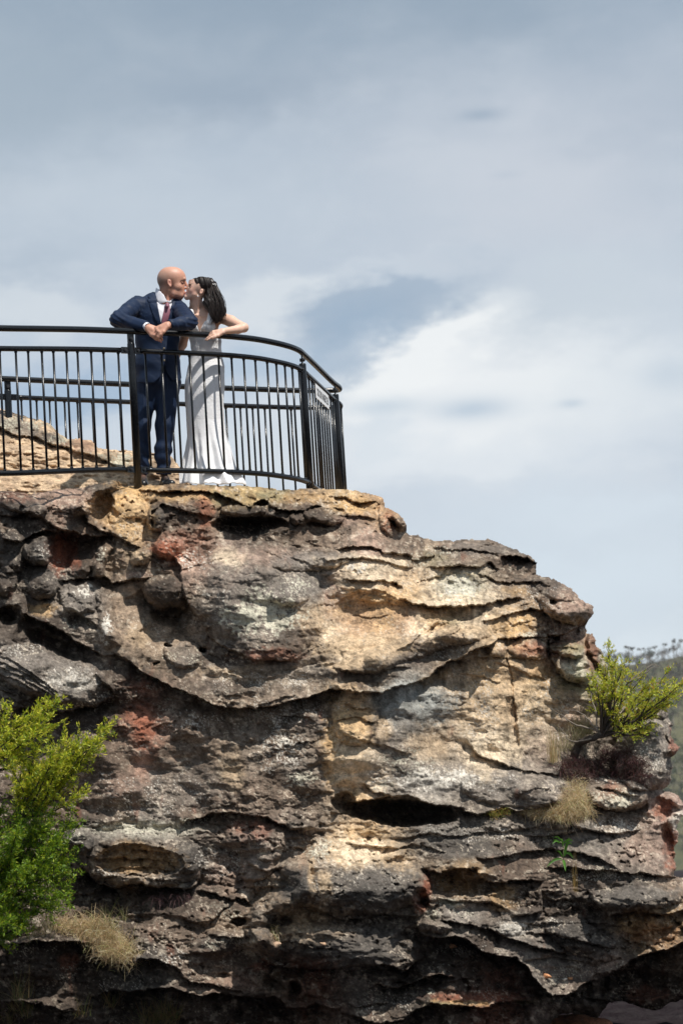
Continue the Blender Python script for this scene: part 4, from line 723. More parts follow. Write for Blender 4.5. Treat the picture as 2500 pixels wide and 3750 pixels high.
# ------------------------------------------------------------------ implicit-surface modelling for the figures
class SDF:
    def __init__(s, lo, hi, h):
        s.h = h; s.lo = np.array(lo, float); s.ax = [np.arange(lo[i], hi[i]+h, h).astype(np.float32) for i in range(3)]
        s.F = np.full([len(a) for a in s.ax], 1.0, np.float32)
    def w(s, c0, c1, m):
        sl = []
        for i in range(3):
            a, b = np.searchsorted(s.ax[i], [min(c0[i], c1[i])-m, max(c0[i], c1[i])+m]); sl.append(slice(a, max(b, a+1)))
        X = s.ax[0][sl[0]][:, None, None]; Y = s.ax[1][sl[1]][None, :, None]; Z = s.ax[2][sl[2]][None, None, :]
        return tuple(sl), X, Y, Z
    def op(s, sl, d, k, mode):
        f = s.F[sl]
        if mode == 'u':
            if k > 0: h = np.clip(k-np.abs(f-d), 0, None)/k; s.F[sl] = np.minimum(f, d)-h*h*k*.25
            else: s.F[sl] = np.minimum(f, d)
        else:
            d = -d
            if k > 0: h = np.clip(k-np.abs(f-d), 0, None)/k; s.F[sl] = np.maximum(f, d)+h*h*k*.25
            else: s.F[sl] = np.maximum(f, d)
    def cap(s, a, b, ra, rb=None, k=.02, mode='u'):
        a = np.array(a, float); b = np.array(b, float); rb = ra if rb is None else rb
        sl, X, Y, Z = s.w(a, b, max(ra, rb)+k+.03)
        d = b-a; l2 = (d**2).sum()+1e-12
        t = np.clip(((X-a[0])*d[0]+(Y-a[1])*d[1]+(Z-a[2])*d[2])/l2, 0, 1)
        q = np.sqrt((X-a[0]-t*d[0])**2+(Y-a[1]-t*d[1])**2+(Z-a[2]-t*d[2])**2)-(ra+(rb-ra)*t)
        s.op(sl, q.astype(np.float32), k, mode)
    def chain(s, pts, rs, k=.02, mode='u'):
        for i in range(len(pts)-1): s.cap(pts[i], pts[i+1], rs[i], rs[i+1], k, mode)
    def ell(s, c, r, R=None, k=.02, mode='u'):
        c = np.array(c, float); r = np.array(r, float); sl, X, Y, Z = s.w(c, c, r.max()+k+.03)
        P = np.stack(np.broadcast_arrays(X-c[0], Y-c[1], Z-c[2]), -1)
        if R is not None: P = P @ np.array(R)
        k0 = np.linalg.norm(P/r, axis=-1); k1 = np.linalg.norm(P/(r*r), axis=-1)+1e-6
        s.op(sl, (k0*(k0-1)/k1).astype(np.float32), k, mode)
    def mesh(s):
        F = s.F; S_ = F < 0; nx, ny, nz = F.shape
        C = [S_[a:nx-1+a, b:ny-1+b, c:nz-1+c] for a in (0, 1) for b in (0, 1) for c in (0, 1)]
        al = C[0].copy(); an = C[0].copy()
        for c in C[1:]: al &= c; an |= c
        act = an & ~al; I = np.argwhere(act); idx = np.full(act.shape, -1, np.int64); idx[tuple(I.T)] = np.arange(len(I))
        co = np.array([(a, b, c) for a in (0, 1) for b in (0, 1) for c in (0, 1)])
        val = np.stack([F[I[:, 0]+a, I[:, 1]+b, I[:, 2]+c] for a, b, c in co], 1)
        acc = np.zeros((len(I), 3)); cnt = np.zeros(len(I))
        for i in range(8):
            for j in range(i+1, 8):
                if np.abs(co[i]-co[j]).sum() != 1: continue
                m = (val[:, i] < 0) != (val[:, j] < 0); t = val[m, i]/(val[m, i]-val[m, j])
                acc[m] += co[i]+(co[j]-co[i])*t[:, None]; cnt[m] += 1
        V = (I+acc/cnt[:, None])*s.h+np.array([a[0] for a in s.ax])
        Q = []
        for ax in range(3):
            A = S_.take(range(F.shape[ax]-1), ax); B = S_.take(range(1, F.shape[ax]), ax); e = np.argwhere(A != B)
            o1, o2 = [(1, 2), (2, 0), (0, 1)][ax]
            e = e[(e[:, o1] > 0) & (e[:, o2] > 0) & (e[:, o1] < F.shape[o1]-1) & (e[:, o2] < F.shape[o2]-1)]
            def g(d1, d2):
                q = e.copy(); q[:, o1] += d1; q[:, o2] += d2; return idx[q[:, 0], q[:, 1], q[:, 2]]
            q = np.stack([g(-1, -1), g(0, -1), g(0, 0), g(-1, 0)], 1); inside = A[tuple(e.T)]
            q[~inside] = q[~inside][:, ::-1]; Q.append(q)
        Q = np.concatenate(Q); Q = Q[(Q >= 0).all(1)]
        return V, Q
    def grid(s): return np.stack(np.meshgrid(*s.ax, indexing='ij'), -1)
    def img(s, sl=np.s_[:]):
        G = s.grid()[sl]; return G, *proj(G)
def poly_sd(px, py, P):
    """2-D signed distance to polygon (negative inside) in photo px"""
    P = np.array(P, float); best = np.full(px.shape, 1e9); ins = np.zeros(px.shape, bool)
    for a, b in zip(P, np.roll(P, -1, 0)):
        d = b-a; l2 = (d**2).sum(); t = np.clip(((px-a[0])*d[0]+(py-a[1])*d[1])/l2, 0, 1)
        best = np.minimum(best, (px-a[0]-t*d[0])**2+(py-a[1]-t*d[1])**2)
        ins ^= ((a[1] > py) != (b[1] > py)) & (px < d[0]*(py-a[1])/(b[1]-a[1]+1e-12)+a[0])
    return np.where(ins, -1, 1)*np.sqrt(best)
PM = 464.0                      # photo px per metre at the couple
def u(px, py, D): return U(px, py, D)

def hand(S, wrist, dirv, back, thumb_side, scale=1.0, curl=(.3, .35, .4, .45), spread=.16, thumb=(.9, .3), kk=.004, fl=1.0, bends=None, kcap=.006):
    """palm and five separate fingers; back = direction of the back of the hand"""
    d = np.array(dirv, float); d /= np.linalg.norm(d); b = np.array(back, float); b -= d*np.dot(b, d); b /= np.linalg.norm(b)
    sd = np.cross(b, d)*thumb_side; w0 = np.array(wrist, float); sc = scale; tips = []
    kn = []
    for i in range(4):
        o = (1.5-i)*.0215*sc; kn.append(w0+d*(.088-.004*abs(i-1.2))*sc+sd*o)
        S.cap(w0+d*.01*sc+sd*o*.62, kn[-1]-b*.003, .0145*sc, .0118*sc, .012)
    S.cap(w0, w0+d*.05*sc, .021*sc, .018*sc, .015)
    lens = np.array([.078, .086, .08, .062])*sc*fl
    for i in range(4):
        a = (1.5-i)*spread; dd = d*math.cos(a)+sd*math.sin(a); p = kn[i]; c = 0; r = .0098*sc*(.9 if i == 3 else 1)
        cb = curl[i] if not isinstance(curl[i], (tuple, list)) else None
        for j, f in enumerate((.46, .30, .24)):
            c += (cb if cb is not None else curl[i][j]); v = dd*math.cos(c)-b*math.sin(c); q = p+v*lens[i]*f
            S.cap(p, q, r, r*.9, kcap if j else .005); p = q; r *= .9
        tips.append(p)
    tb = w0+d*.028*sc+sd*.022*sc-b*.006*sc; ta, tc = thumb
    v1 = d*math.cos(ta)+sd*math.sin(ta); v2 = d*math.cos(ta-.35)+sd*math.sin(ta-.35)-b*tc*.3; v2 /= np.linalg.norm(v2)
    m1 = tb+v1*.035*sc; m2 = m1+v2*.030*sc; m3 = m2+(v2-b*tc*.5)/np.linalg.norm(v2-b*tc*.5)*.024*sc
    S.chain([tb, m1, m2, m3], [.016*sc, .0125*sc, .011*sc, .0092*sc], .007)
    return tips

def skinmat():
    m, nt, b = newmat('skin'); a = attr(nt); v = coords(nt)
    c = mixc(nt, mr(nt, noise(nt, 60, 5, .7, v), .35, .65, 0, .75), a, (.42, .16, .11), 'MULTIPLY'); 
    c = mixc(nt, .78, c, a)
    nt.links.new(c, b.inputs['Base Color']); b.inputs['Roughness'].default_value = .48; b.inputs['Subsurface Weight'].default_value = .12
    b.inputs['Subsurface Radius'].default_value = (.01, .004, .002); b.inputs['Subsurface Scale'].default_value = .5
    bump(nt, b, noise(nt, 120, 5, .7, v), .35, .0012); return m
M_SKIN = skinmat()
def fabric(name, col, rough=.8, sheen=.2, ws=900, br=.4):
    m, nt, b = newmat(name); v = coords(nt); n = noise(nt, 9, 5, .6, v)
    c = mixc(nt, mr(nt, n, .3, .7), tuple(x*.82 for x in col), tuple(min(1, x*1.16) for x in col)); nt.links.new(c, b.inputs['Base Color'])
    b.inputs['Specular IOR Level'].default_value = .25; b.inputs['Roughness'].default_value = rough; b.inputs['Sheen Weight'].default_value = sheen; b.inputs['Sheen Roughness'].default_value = .4
    bump(nt, b, noise(nt, 28, 4, .6, v, .6), br, .006); return m
M_SUIT = fabric('navy suit cloth', (.006, .017, .048), .6, .04, br=.5); M_SHIRT = fabric('shirt cotton', (.78, .77, .82), .8, .1, br=.3); M_TIE = fabric('mauve tie silk', (.27, .105, .145), .45, .3)
M_SHOE = simple('black shoe leather', (.012, .012, .013), .28, var=.2); M_SOLE = simple('shoe sole', (.02, .018, .016), .7)
M_GOLD = simple('ring metal', (.8, .75, .68), .2, 1.0, var=.05)

def colour(V, base, pts):
    C = np.ones((len(V), 3))*np.array(base)
    for c, r, col, st in pts:
        c = np.array(c); r = np.array(r)*np.ones(3); f = np.exp(-((((V-c)/r)**2).sum(1)))*st; C = C*(1-f[:, None])+np.array(col)*f[:, None]
    return C

# ------------------------------------------------------------------ groom
TD = 20.60      # torso distance
G = SDF(u(385, 1800, 20.0)-np.array([0, 0, .02])+np.array([0, .0, 0]), u(735, 965, 20.0)+np.array([0, .95, .12]), .0042)
G.ax = G.ax
hx = lambda px, py, d=0.0: u(px, py, TD-.03+d)
# head in profile
G.ell(hx(620, 1016), (.094, .082, .086), k=.0)
G.ell(hx(642, 1018, -.0), (.086, .074, .084), k=.03)
G.ell(hx(604, 1030), (.055, .062, .060), k=.03)
G.ell(hx(650, 1054), (.060, .058, .070), k=.035)
G.cap(hx(640, 1078, -.025), hx(661, 1083, -.012), .026, .021, .03); G.cap(hx(640, 1078, .045), hx(661, 1083, .012), .026, .021, .03)
G.ell(hx(662, 1084), (.021, .024, .020), k=.018)
G.cap(hx(676, 1021, -.034), hx(678, 1021, .034), .0085, .0085, .014)
G.cap(hx(679, 1031), hx(688, 1053), .0075, .0115, .010); G.ell(hx(683, 1056), (.0135, .016, .0095), k=.008)
G.ell(hx(668, 1034, -.040), (.016, .014, .012), k=.012, mode='s'); G.ell(hx(668, 1034, .040), (.016, .014, .012), k=.012, mode='s')
G.ell(hx(667, 1035, -.036), (.0125, .012, .0095), k=.002); G.ell(hx(667, 1035, .036), (.0125, .012, .0095), k=.002)
G.ell(hx(653, 1050, -.045), (.024, .016, .020), k=.02)
G.cap(hx(671, 1069, -.012), hx(673, 1069, .012), .0090, .0090, .014); G.cap(hx(671, 1074, -.014), hx(673, 1074, .012), .0085, .0085, .010); G.cap(hx(669, 1080, -.014), hx(670, 1080, .012), .0085, .0085, .012)
# ear
ec = hx(621, 1037, -.079)
G.ell(ec, (.0175, .009, .031), Matrix.Rotation(-.22, 3, 'Y'), k=.006); G.ell(ec+np.array([.004, -.008, .003]), (.010, .006, .018), Matrix.Rotation(-.22, 3, 'Y'), k=.004, mode='s'); G.ell(ec+np.array([.005, -.002, -.026]), (.009, .007, .009), k=.004)
# neck and trunk
G.chain([hx(612, 1060, .01), u(608, 1095, TD+.01), u(602, 1125, TD+.03)], [.058, .054, .058], .025)
G.chain([u(520, 1112, TD+.02), u(650, 1124, TD+.02)], [.055, .055], .04)
G.ell(u(585, 1170, TD+.03), (.165, .10, .17), k=.05); G.ell(u(585, 1290, TD+.06), (.15, .095, .20), k=.06); G.ell(u(577, 1390, TD+.07), (.155, .10, .10), k=.05)
SHR, ELR, WRR = u(503, 1114, TD), u(431, 1172, 20.27), u(533, 1196, 20.13)
SHL, ELL, WRL = u(655, 1132, TD), u(697, 1180, 20.27), u(622, 1189, 20.10)
G.chain([SHR, ELR, WRR], [.055, .043, .029], .03); G.chain([SHL, ELL, WRL], [.055, .043, .029], .03)
LEGS = [([u(540, 1400, TD+.07), u(527, 1560, TD+.03), u(526, 1730, TD+.06)], [.080, .040, .026]), ([u(615, 1400, TD+.07), u(606, 1560, TD+.02), u(601, 1728, TD+.04)], [.080, .044, .028])]
for p, r in LEGS: G.chain(p, r, .03)
G.cap(u(526, 1740, TD+.07), u(524, 1770, TD-.06), .028, .022, .02); G.cap(u(601, 1740, TD+.05), u(615, 1770, TD-.04), .028, .022, .02)
# hands clasped over the rail
tR = hand(G, u(541, 1199, 20.11), (.75, -.25, -.50), (-.25, -.85, .42), -1, 1.04, curl=(.35, .55, .7, .75), spread=.05, thumb=(.5, .5))
tL = hand(G, u(615, 1189, 20.075), (-.80, -.12, -.42), (-.15, -.80, .62), 1, 1.08, curl=(.62, .60, .58, .55), spread=.10, thumb=(.55, .6), fl=.98)
V, Q = G.mesh()
SK = (.60, .32, .225)
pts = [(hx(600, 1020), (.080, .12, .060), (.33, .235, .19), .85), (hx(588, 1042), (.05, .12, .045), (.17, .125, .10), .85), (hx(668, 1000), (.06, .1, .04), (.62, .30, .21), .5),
       (hx(655, 1082, -.03), (.05, .05, .022), (.36, .20, .155), .5), (hx(672, 1071, -.01), (.02, .03, .010), (.38, .22, .17), .5), (hx(676, 1075, -.005), (.010, .03, .007), (.42, .16, .13), .8),
       (hx(669, 1026, -.052), (.018, .022, .0042), (.13, .075, .05), .85), (hx(668, 1037, -.048), (.015, .018, .0030), (.08, .04, .035), .85), (ec, (.02, .012, .03), (.60, .24, .18), .7), (ec+np.array([.003, -.002, .003]), (.008, .008, .014), (.33, .12, .09), .6),
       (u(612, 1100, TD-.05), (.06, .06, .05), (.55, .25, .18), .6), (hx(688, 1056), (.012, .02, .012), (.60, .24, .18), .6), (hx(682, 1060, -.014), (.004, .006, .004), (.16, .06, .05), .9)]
for t in tL+tR: pts.append((t, (.012,)*3, (.60, .27, .21), .5))
pts.append((u(565, 1765, TD), (.8, .8, .13), (.01, .01, .01), 1.0))
GROOM = empty('person', u(560, 1782, TD), 'bald man in a navy suit and mauve tie leaning forearms on the handrail', 'person')
mesh('body', V, Q, M_SKIN, GROOM, True, colour(V, SK, pts)); GV = V.copy()

def on_skin(V, pts, off=.0015):
    px, py = proj(V); out = []
    for a, b in pts:
        m = np.hypot(px-a, py-b) < 2.6; q = V[m]; q = q[q[:, 1] < q[:, 1].min()+.02]; y = q[:, 1].min(); out.append(U(a, b, y-off))
    return np.array(out)
M_BROW = simple('brow hair', (.035, .02, .014), .8)
def img_field(S):
    Gd = S.grid(); px, py = proj(Gd); return Gd, px, py
def wr(Gd, a, f, seed=0):
    x, y, z = Gd[..., 0]*f, Gd[..., 1]*f, Gd[..., 2]*f
    return a*(np.sin(x*1.0+2.1*np.sin(z*.7+seed)+1.3*y)+.6*np.sin(z*1.7+1.6*np.sin(x*.9+seed*2)-y*1.1)+.35*np.sin(2.9*(x+z)+y*2+seed))
MB().tube(resample(on_skin(GV, [(660, 1030), (668, 1027), (676, 1027), (681, 1028)]), 8), [.0012, .0024, .003, .0032, .0032, .003, .0025, .0016], 6).build('eyebrow', simple('brown brow', (.12, .07, .045), .8), GROOM)
MB().tube(resample(on_skin(GV, [(663, 1038), (669, 1039.5), (675, 1037)]), 7), [.0008, .0015, .0018, .0019, .0018, .0015, .0008], 5).build('eyelashes', M_BROW, GROOM)
# jacket
J = SDF(u(385, 1430, 20.0)-np.array([0, .06, .0]), u(735, 1040, 20.0)+np.array([0, .92, .10]), .0048)
def torso(S, g=0.0):
    S.cap(u(502, 1116, TD+.01), u(655, 1133, TD+.01), .060+g, .056+g, .0)
    S.cap(u(560, 1096, TD+.03), u(640, 1108, TD+.03), .050+g, .045+g, .05)
    S.ell(u(578, 1165, TD+.02), (.188+g, .125+g, .15+g), k=.07); S.ell(u(577, 1250, TD+.05), (.176+g, .125+g, .19+g), k=.08)
    S.ell(u(578, 1340, TD+.06), (.188+g, .140+g, .17+g), k=.07); S.ell(u(580, 1400, TD+.06), (.186+g, .145+g, .10+g), k=.05)
torso(J, .006)
Gd, px, py = img_field(J)
prof = np.interp(py, [1060, 1130, 1200, 1260, 1300, 1350, 1395, 1402], [560, 480, 488, 494, 493, 492, 491, 491]); profr = np.interp(py, [1060, 1130, 1200, 1260, 1300, 1350, 1400], [640, 672, 662, 655, 656, 660, 667])
J.F = np.maximum(J.F, ((prof-px)/PM).astype(np.float32)); J.F = np.maximum(J.F, ((px-profr)/PM).astype(np.float32))
hem = np.interp(px, [480, 530, 565, 585, 597, 602, 612, 630, 666], [1402, 1404, 1403, 1385, 1350, 1335, 1365, 1392, 1400])
front = Gd[..., 1] < TD+.04
J.F = np.maximum(J.F, ((py-np.where(front, hem, 1400-14))/PM).astype(np.float32))
sl_s = J.F.copy()
V1 = [(561, 1052), (574, 1052), (634, 1096), (627, 1135), (617, 1172), (606, 1212), (599, 1212), (588, 1172), (574, 1115)]
vsd = poly_sd(px, py, V1)/PM
Jb = J.F.copy()
J.F = np.maximum(J.F, np.where(Gd[..., 1] < TD+.03, -vsd, -1).astype(np.float32))
# collar opening for the neck
J.cap(u(608, 1030, TD+.0), u(604, 1100, TD+.015), .079, .081, .01, 's')
arm = SDF(J.lo, [a[-1] for a in J.ax], J.h); arm.ax = J.ax; arm.F = np.full(J.F.shape, 1., np.float32)
arm.chain([SHR+np.array([0, 0, 0]), ELR], [.072, .064], .0); arm.chain([ELR, ELR*.5+WRR*.5, u(530, 1195, 20.135)], [.064, .054, .043], .012)
arm.chain([SHL, ELL], [.070, .062], .02); arm.chain([ELL, ELL*.5+WRL*.5, u(627, 1190, 20.11)], [.062, .053, .043], .012)
# cuff openings
arm.ell(u(540, 1197, 20.12), (.033, .05, .034), k=.003, mode='s'); arm.ell(u(614, 1189, 20.09), (.034, .05, .034), k=.003, mode='s')
k_ = .035; hh = np.clip(k_-np.abs(J.F-arm.F), 0, None)/k_
J.F = np.minimum(J.F, arm.F)-hh*hh*k_*.25
J.F += wr(Gd, .0026, 17, 1.0)+wr(Gd, .0018, 38, 2.0)*(.4+.6*(np.abs(arm.F) < .02))
# crisp folds at elbows and shoulders
for c, rr in ((ELR, .10), (ELL, .10), (SHL, .09), (SHR, .09)):
    q = np.sqrt(((Gd-c)**2).sum(-1)); J.F += .0045*np.exp(-(q/rr)**2)*np.sin((Gd[..., 0]*.6+Gd[..., 2]*1.0-Gd[..., 1]*.5)*150)
fs = np.exp(-((px-600)/1.6)**2)*(py > 1238)*(Gd[..., 1] < TD); J.F += .004*fs
V, Q = J.mesh(); JK = mesh('jacket', V, Q, M_SUIT, GROOM)
# lapels, breast pocket, flaps as raised layers of the same cloth
def layer(name, F0, raise_, lo_, polys, mat, parent, Gd, px, py, ydep, grid, cut=None):
    f = np.full(F0.shape, 1., np.float32)
    for P in polys: f = np.minimum(f, (poly_sd(px, py, P)/PM).astype(np.float32))
    S2 = SDF(grid.lo, grid.lo+.01, grid.h); S2.ax = grid.ax
    S2.F = np.maximum(np.maximum(F0-raise_, f), np.maximum(-(F0+lo_), (Gd[..., 1]-ydep)).astype(np.float32)).astype(np.float32)
    if cut is not None: S2.F = np.maximum(S2.F, cut)
    V, Q = S2.mesh(); return mesh(name, V, Q, mat, parent)
JW = Jb+wr(Gd, .0026, 17, 1.0)+wr(Gd, .0018, 38, 2.0)*.4
layer('lapel', JW, .008, .004, [[(566, 1064), (573, 1085), (580, 1130), (589, 1175), (598, 1215), (592, 1213), (565, 1165), (540, 1096), (549, 1094), (541, 1086), (556, 1070)]], M_SUIT, JK, Gd, px, py, TD, J)
layer('lapel', JW, .008, .004, [[(634, 1094), (628, 1125), (618, 1165), (607, 1205), (604, 1222), (618, 1200), (640, 1150), (652, 1118), (645, 1116), (650, 1108), (641, 1097)]], M_SUIT, JK, Gd, px, py, TD, J)
for q in ((601, 1276), (602, 1320)):
    c = q; b = MB(); y0 = TD-.115; p = u(c[0], c[1], y0); b.tube([p, p+np.array([0, -.006, 0])], [.009, .008], 10); b.build('button', simple('horn button', (.16, .13, .08), .4), JK)
# shirt, tie
Sh = SDF(u(540, 1280, 20.0)-np.array([0, .0, .0]), u(668, 1030, 20.0)+np.array([0, .85, .06]), .0042); torso(Sh, -.008)
Gs, sx_, sy_ = img_field(Sh)
ShT = Sh.F.copy(); Sh.F = np.maximum(Sh.F, (poly_sd(sx_, sy_, [(560, 1050), (640, 1085), (634, 1150), (612, 1222), (596, 1222), (566, 1120)])/PM).astype(np.float32))
Sh.cap(u(608, 1040, TD+.0), u(604, 1112, TD+.0), .062, .066, .0, 's'); ShF = Sh.F.copy()
Sh.F += wr(Gs, .0014, 40, 3)
V, Q = Sh.mesh(); SHIRT = mesh('shirt', V, Q, M_SHIRT, GROOM)
Cn = SDF(u(550, 1160, 20.2), u(650, 1030, 20.2)+np.array([0, .6, .05]), .0035); Cn.chain([u(606, 1058, TD+.005), u(602, 1108, TD+.010)], [.076, .092], 0)
Cn.cap(u(608, 1018, TD+.0), u(603, 1130, TD+.005), .0685, .0825, .0, 's')
Gc, cx_, cy_ = img_field(Cn)
fr = poly_sd(cx_, cy_, [(560, 1062), (569, 1049), (578, 1057), (600, 1078), (611, 1100), (622, 1102), (636, 1092), (633, 1104), (624, 1116), (613, 1107), (584, 1111), (570, 1090)])/PM
bk = poly_sd(cx_, cy_, [(560, 1064), (568, 1046), (600, 1060), (640, 1085), (636, 1110), (560, 1110)])/PM
Cn.F = np.maximum(Cn.F, np.where(Gc[..., 1] < TD+.0, fr, bk).astype(np.float32))
V, Q = Cn.mesh(); mesh('collar', V, Q, M_SHIRT, SHIRT)
# shirt cuffs
Cf = SDF(u(515, 1235, 20.0)-np.array([0, .05, 0]), u(650, 1165, 20.0)+np.array([0, .30, .02]), .0036)
a = u(536, 1196, 20.125); d = u(544, 1199, 20.11)-a; d /= np.linalg.norm(d); Cf.cap(a-d*.03, a+d*.004, .036, .036, 0); Cf.cap(a-d*.06, a+d*.06, .031, .031, .0, 's')
V, Q = Cf.mesh(); mesh('cuff', V, Q, M_SHIRT, SHIRT)
layer('tie', ShT, .010, .002, [[(605, 1117), (622, 1117), (627, 1172), (620, 1205), (605, 1216), (594, 1205), (593, 1170)]], M_TIE, GROOM, Gs, sx_, sy_, TD, Sh)
Kt = SDF(u(590, 1140, 20.2), u(640, 1090, 20.2)+np.array([0, .5, .03]), .003); kc = u(613, 1113, TD-.094); Kt.chain([kc+np.array([0, .012, .010]), u(613, 1122, TD-.108)], [.019, .012], 0); V, Q = Kt.mesh(); mesh('tie_knot', V, Q, M_TIE, GROOM)
# wedding ring, lapel badge
def ring(name, c, ax, r, th, mat, parent):
    ax = np.array(ax, float); ax /= np.linalg.norm(ax); a = np.cross(ax, [.3, .2, 1]); a /= np.linalg.norm(a); b = np.cross(ax, a); t = np.linspace(0, 2*np.pi, 17)
    return MB().tube(c+r*(np.cos(t)[:, None]*a+np.sin(t)[:, None]*b), th, 6, cap=False).build(name, mat, parent)
# trousers
Tr = SDF(u(480, 1765, 20.3), u(680, 1300, 20.3)+np.array([0, .62, .03]), .0048)
Tr.ell(u(578, 1345, TD+.06), (.168, .118, .10), k=.0)
Tr.ell(u(577, 1395, TD+.07), (.176, .125, .11), k=.0)
Tr.chain([u(537, 1405, TD+.07), u(524, 1560, TD+.03), u(522, 1650, TD+.04), u(527, 1730, TD+.06)], [.100, .060, .050, .050], .04)
Tr.chain([u(617, 1405, TD+.07), u(604, 1560, TD+.02), u(598, 1650, TD+.03), u(600, 1728, TD+.04)], [.100, .072, .062, .058], .04)
Gt, tx, ty = img_field(Tr)
Tr.F = np.maximum(Tr.F, ((ty-1736-.15*(tx-560)*0)/PM).astype(np.float32))
wv = sm(1540, 1700, ty); Tr.F += wr(Gt, .0022, 15, 5)+(.006*wv)*np.sin((Gt[..., 2]*1.0+Gt[..., 0]*.75)*62+2*np.sin(Gt[..., 0]*20))
cre = np.exp(-((tx-np.interp(ty, [1400, 1720], [527, 524]))/2.5)**2)+np.exp(-((tx-np.interp(ty, [1400, 1720], [612, 604]))/2.5)**2); Tr.F -= .004*cre*(Gt[..., 1] < TD)
V, Q = Tr.mesh(); mesh('trousers', V, Q, M_SUIT, GROOM)
# shoes
def shoe(heel, toe):
    heel = np.array(heel); toe = np.array(toe); z = min(heel[2], toe[2]); toe[2] = heel[2] = z
    S2 = SDF(np.minimum(heel, toe)-.09, np.maximum(heel, toe)+.12, .004); d = toe-heel; L_ = np.linalg.norm(d); d /= L_
    S2.cap(heel+(0, 0, .045), heel+d*L_*.45+np.array([0, 0, .040]), .040, .036, .02); S2.cap(heel+d*L_*.4+np.array([0, 0, .034]), toe-d*.035+np.array([0, 0, .026]), .040, .034, .03); S2.cap(heel+np.array([0, 0, .05])+d*.03, heel+d*.04+np.array([0, 0, .085]), .040, .036, .02)
    Gz = S2.grid(); S2.F = np.maximum(S2.F, (z+.008-Gz[..., 2]).astype(np.float32)); V, Q = S2.mesh(); o = mesh('shoe', V, Q, M_SHOE, GROOM)
    S3 = SDF(np.minimum(heel, toe)-.09, np.maximum(heel, toe)+.12, .004); S3.cap(heel+(0, 0, .01), toe-d*.03+np.array([0, 0, .01]), .043, .040, 0); S3.F = np.maximum(S3.F, np.maximum(Gz[..., 2]-z-.012, z-.006-Gz[..., 2]).astype(np.float32)); V, Q = S3.mesh(); mesh('sole', V, Q, M_SOLE, o)
    m = MB(); n_ = np.cross(d, [0, 0, 1.])
    for k in range(3):
        c = heel+d*(L_*.42+.014*k)+np.array([0, 0, .080-.006*k]); m.tube([c-n_*.015, c+np.array([0, 0, .004]), c+n_*.015], .0022, 6)
    m.build('shoelaces', M_SOLE, o)
shoe(u(524, 1783, TD+.10), u(527, 1783, TD-.15)); shoe(u(601, 1783, TD+.07), u(634, 1782, TD-.13))

# ------------------------------------------------------------------ bride
BD = 20.62
Bm = SDF(u(640, 1420, 20.1), u(930, 1000, 20.1)+np.array([0, .86, .08]), .0040)
bx = lambda px, py, d=0.0: u(px, py, BD-.06+d)
Bm.ell(bx(728, 1050), (.080, .073, .088), k=0); Bm.ell(bx(746, 1046), (.074, .070, .075), k=.03)
Bm.ell(bx(706, 1064), (.050, .054, .058), k=.03); Bm.cap(bx(712, 1080, -.035), bx(686, 1088, -.010), .021, .018, .025); Bm.cap(bx(712, 1080, .035), bx(686, 1088, .010), .021, .018, .025)
Bm.ell(bx(684, 1089), (.018, .020, .017), k=.014); Bm.cap(bx(700, 1036, -.028), bx(700, 1036, .028), .010, .010, .016); Bm.ell(bx(706, 1024), (.026, .045, .028), k=.03)
Bm.cap(bx(694, 1044), bx(687, 1057, .006), .0060, .0085, .008); Bm.ell(bx(689, 1059, .006), (.010, .012, .007), k=.005)
Bm.ell(bx(698, 1049, -.038), (.014, .013, .010), k=.010, mode='s'); Bm.ell(bx(700, 1050, -.035), (.0115, .012, .0085), k=.002)
Bm.ell(bx(702, 1064, -.038), (.022, .016, .018), k=.02)
Bm.cap(bx(679, 1071, -.010), bx(679, 1071, .010), .0080, .0075, .006); Bm.cap(bx(677, 1075, -.010), bx(677, 1075, .008), .0070, .0066, .003); Bm.cap(bx(681, 1081, -.011), bx(681, 1081, .008), .0072, .0072, .004)
be = bx(738, 1068, -.070); Bm.ell(be, (.014, .008, .025), Matrix.Rotation(.35, 3, 'Y'), k=.006); Bm.ell(be+np.array([-.002, -.008, .002]), (.008, .005, .014), Matrix.Rotation(.35, 3, 'Y'), k=.004, mode='s')
Bm.chain([bx(722, 1085, .01), u(718, 1112, BD-.01), u(724, 1142, BD+.01)], [.046, .047, .058], .025); Bm.cap(bx(730, 1088, -.035), u(722, 1140, BD-.045), .010, .008, .03)
BSR, BSL = u(697, 1147, BD+.04), u(800, 1160, BD+.0)
Bm.chain([BSR, u(745, 1150, BD+.02), BSL], [.042, .055, .045], .04); Bm.ell(u(745, 1190, BD+.02), (.125, .085, .12), k=.05); Bm.ell(u(754, 1270, BD+.04), (.105, .078, .14), k=.05); Bm.ell(u(752, 1370, BD+.05), (.13, .09, .13), k=.05)
Bm.cap(u(705, 1150, BD-.055), u(733, 1158, BD-.06), .010, .009, .014); Bm.cap(u(738, 1158, BD-.06), u(790, 1150, BD-.045), .010, .010, .014)
BEL, BWL = u(893, 1200, 20.46), u(823, 1212, 20.33)
Bm.chain([BSL, u(845, 1176, 20.55), BEL], [.048, .044, .037], .02); Bm.chain([BEL, u(872, 1206, 20.42), BWL], [.037, .035, .024], .012)
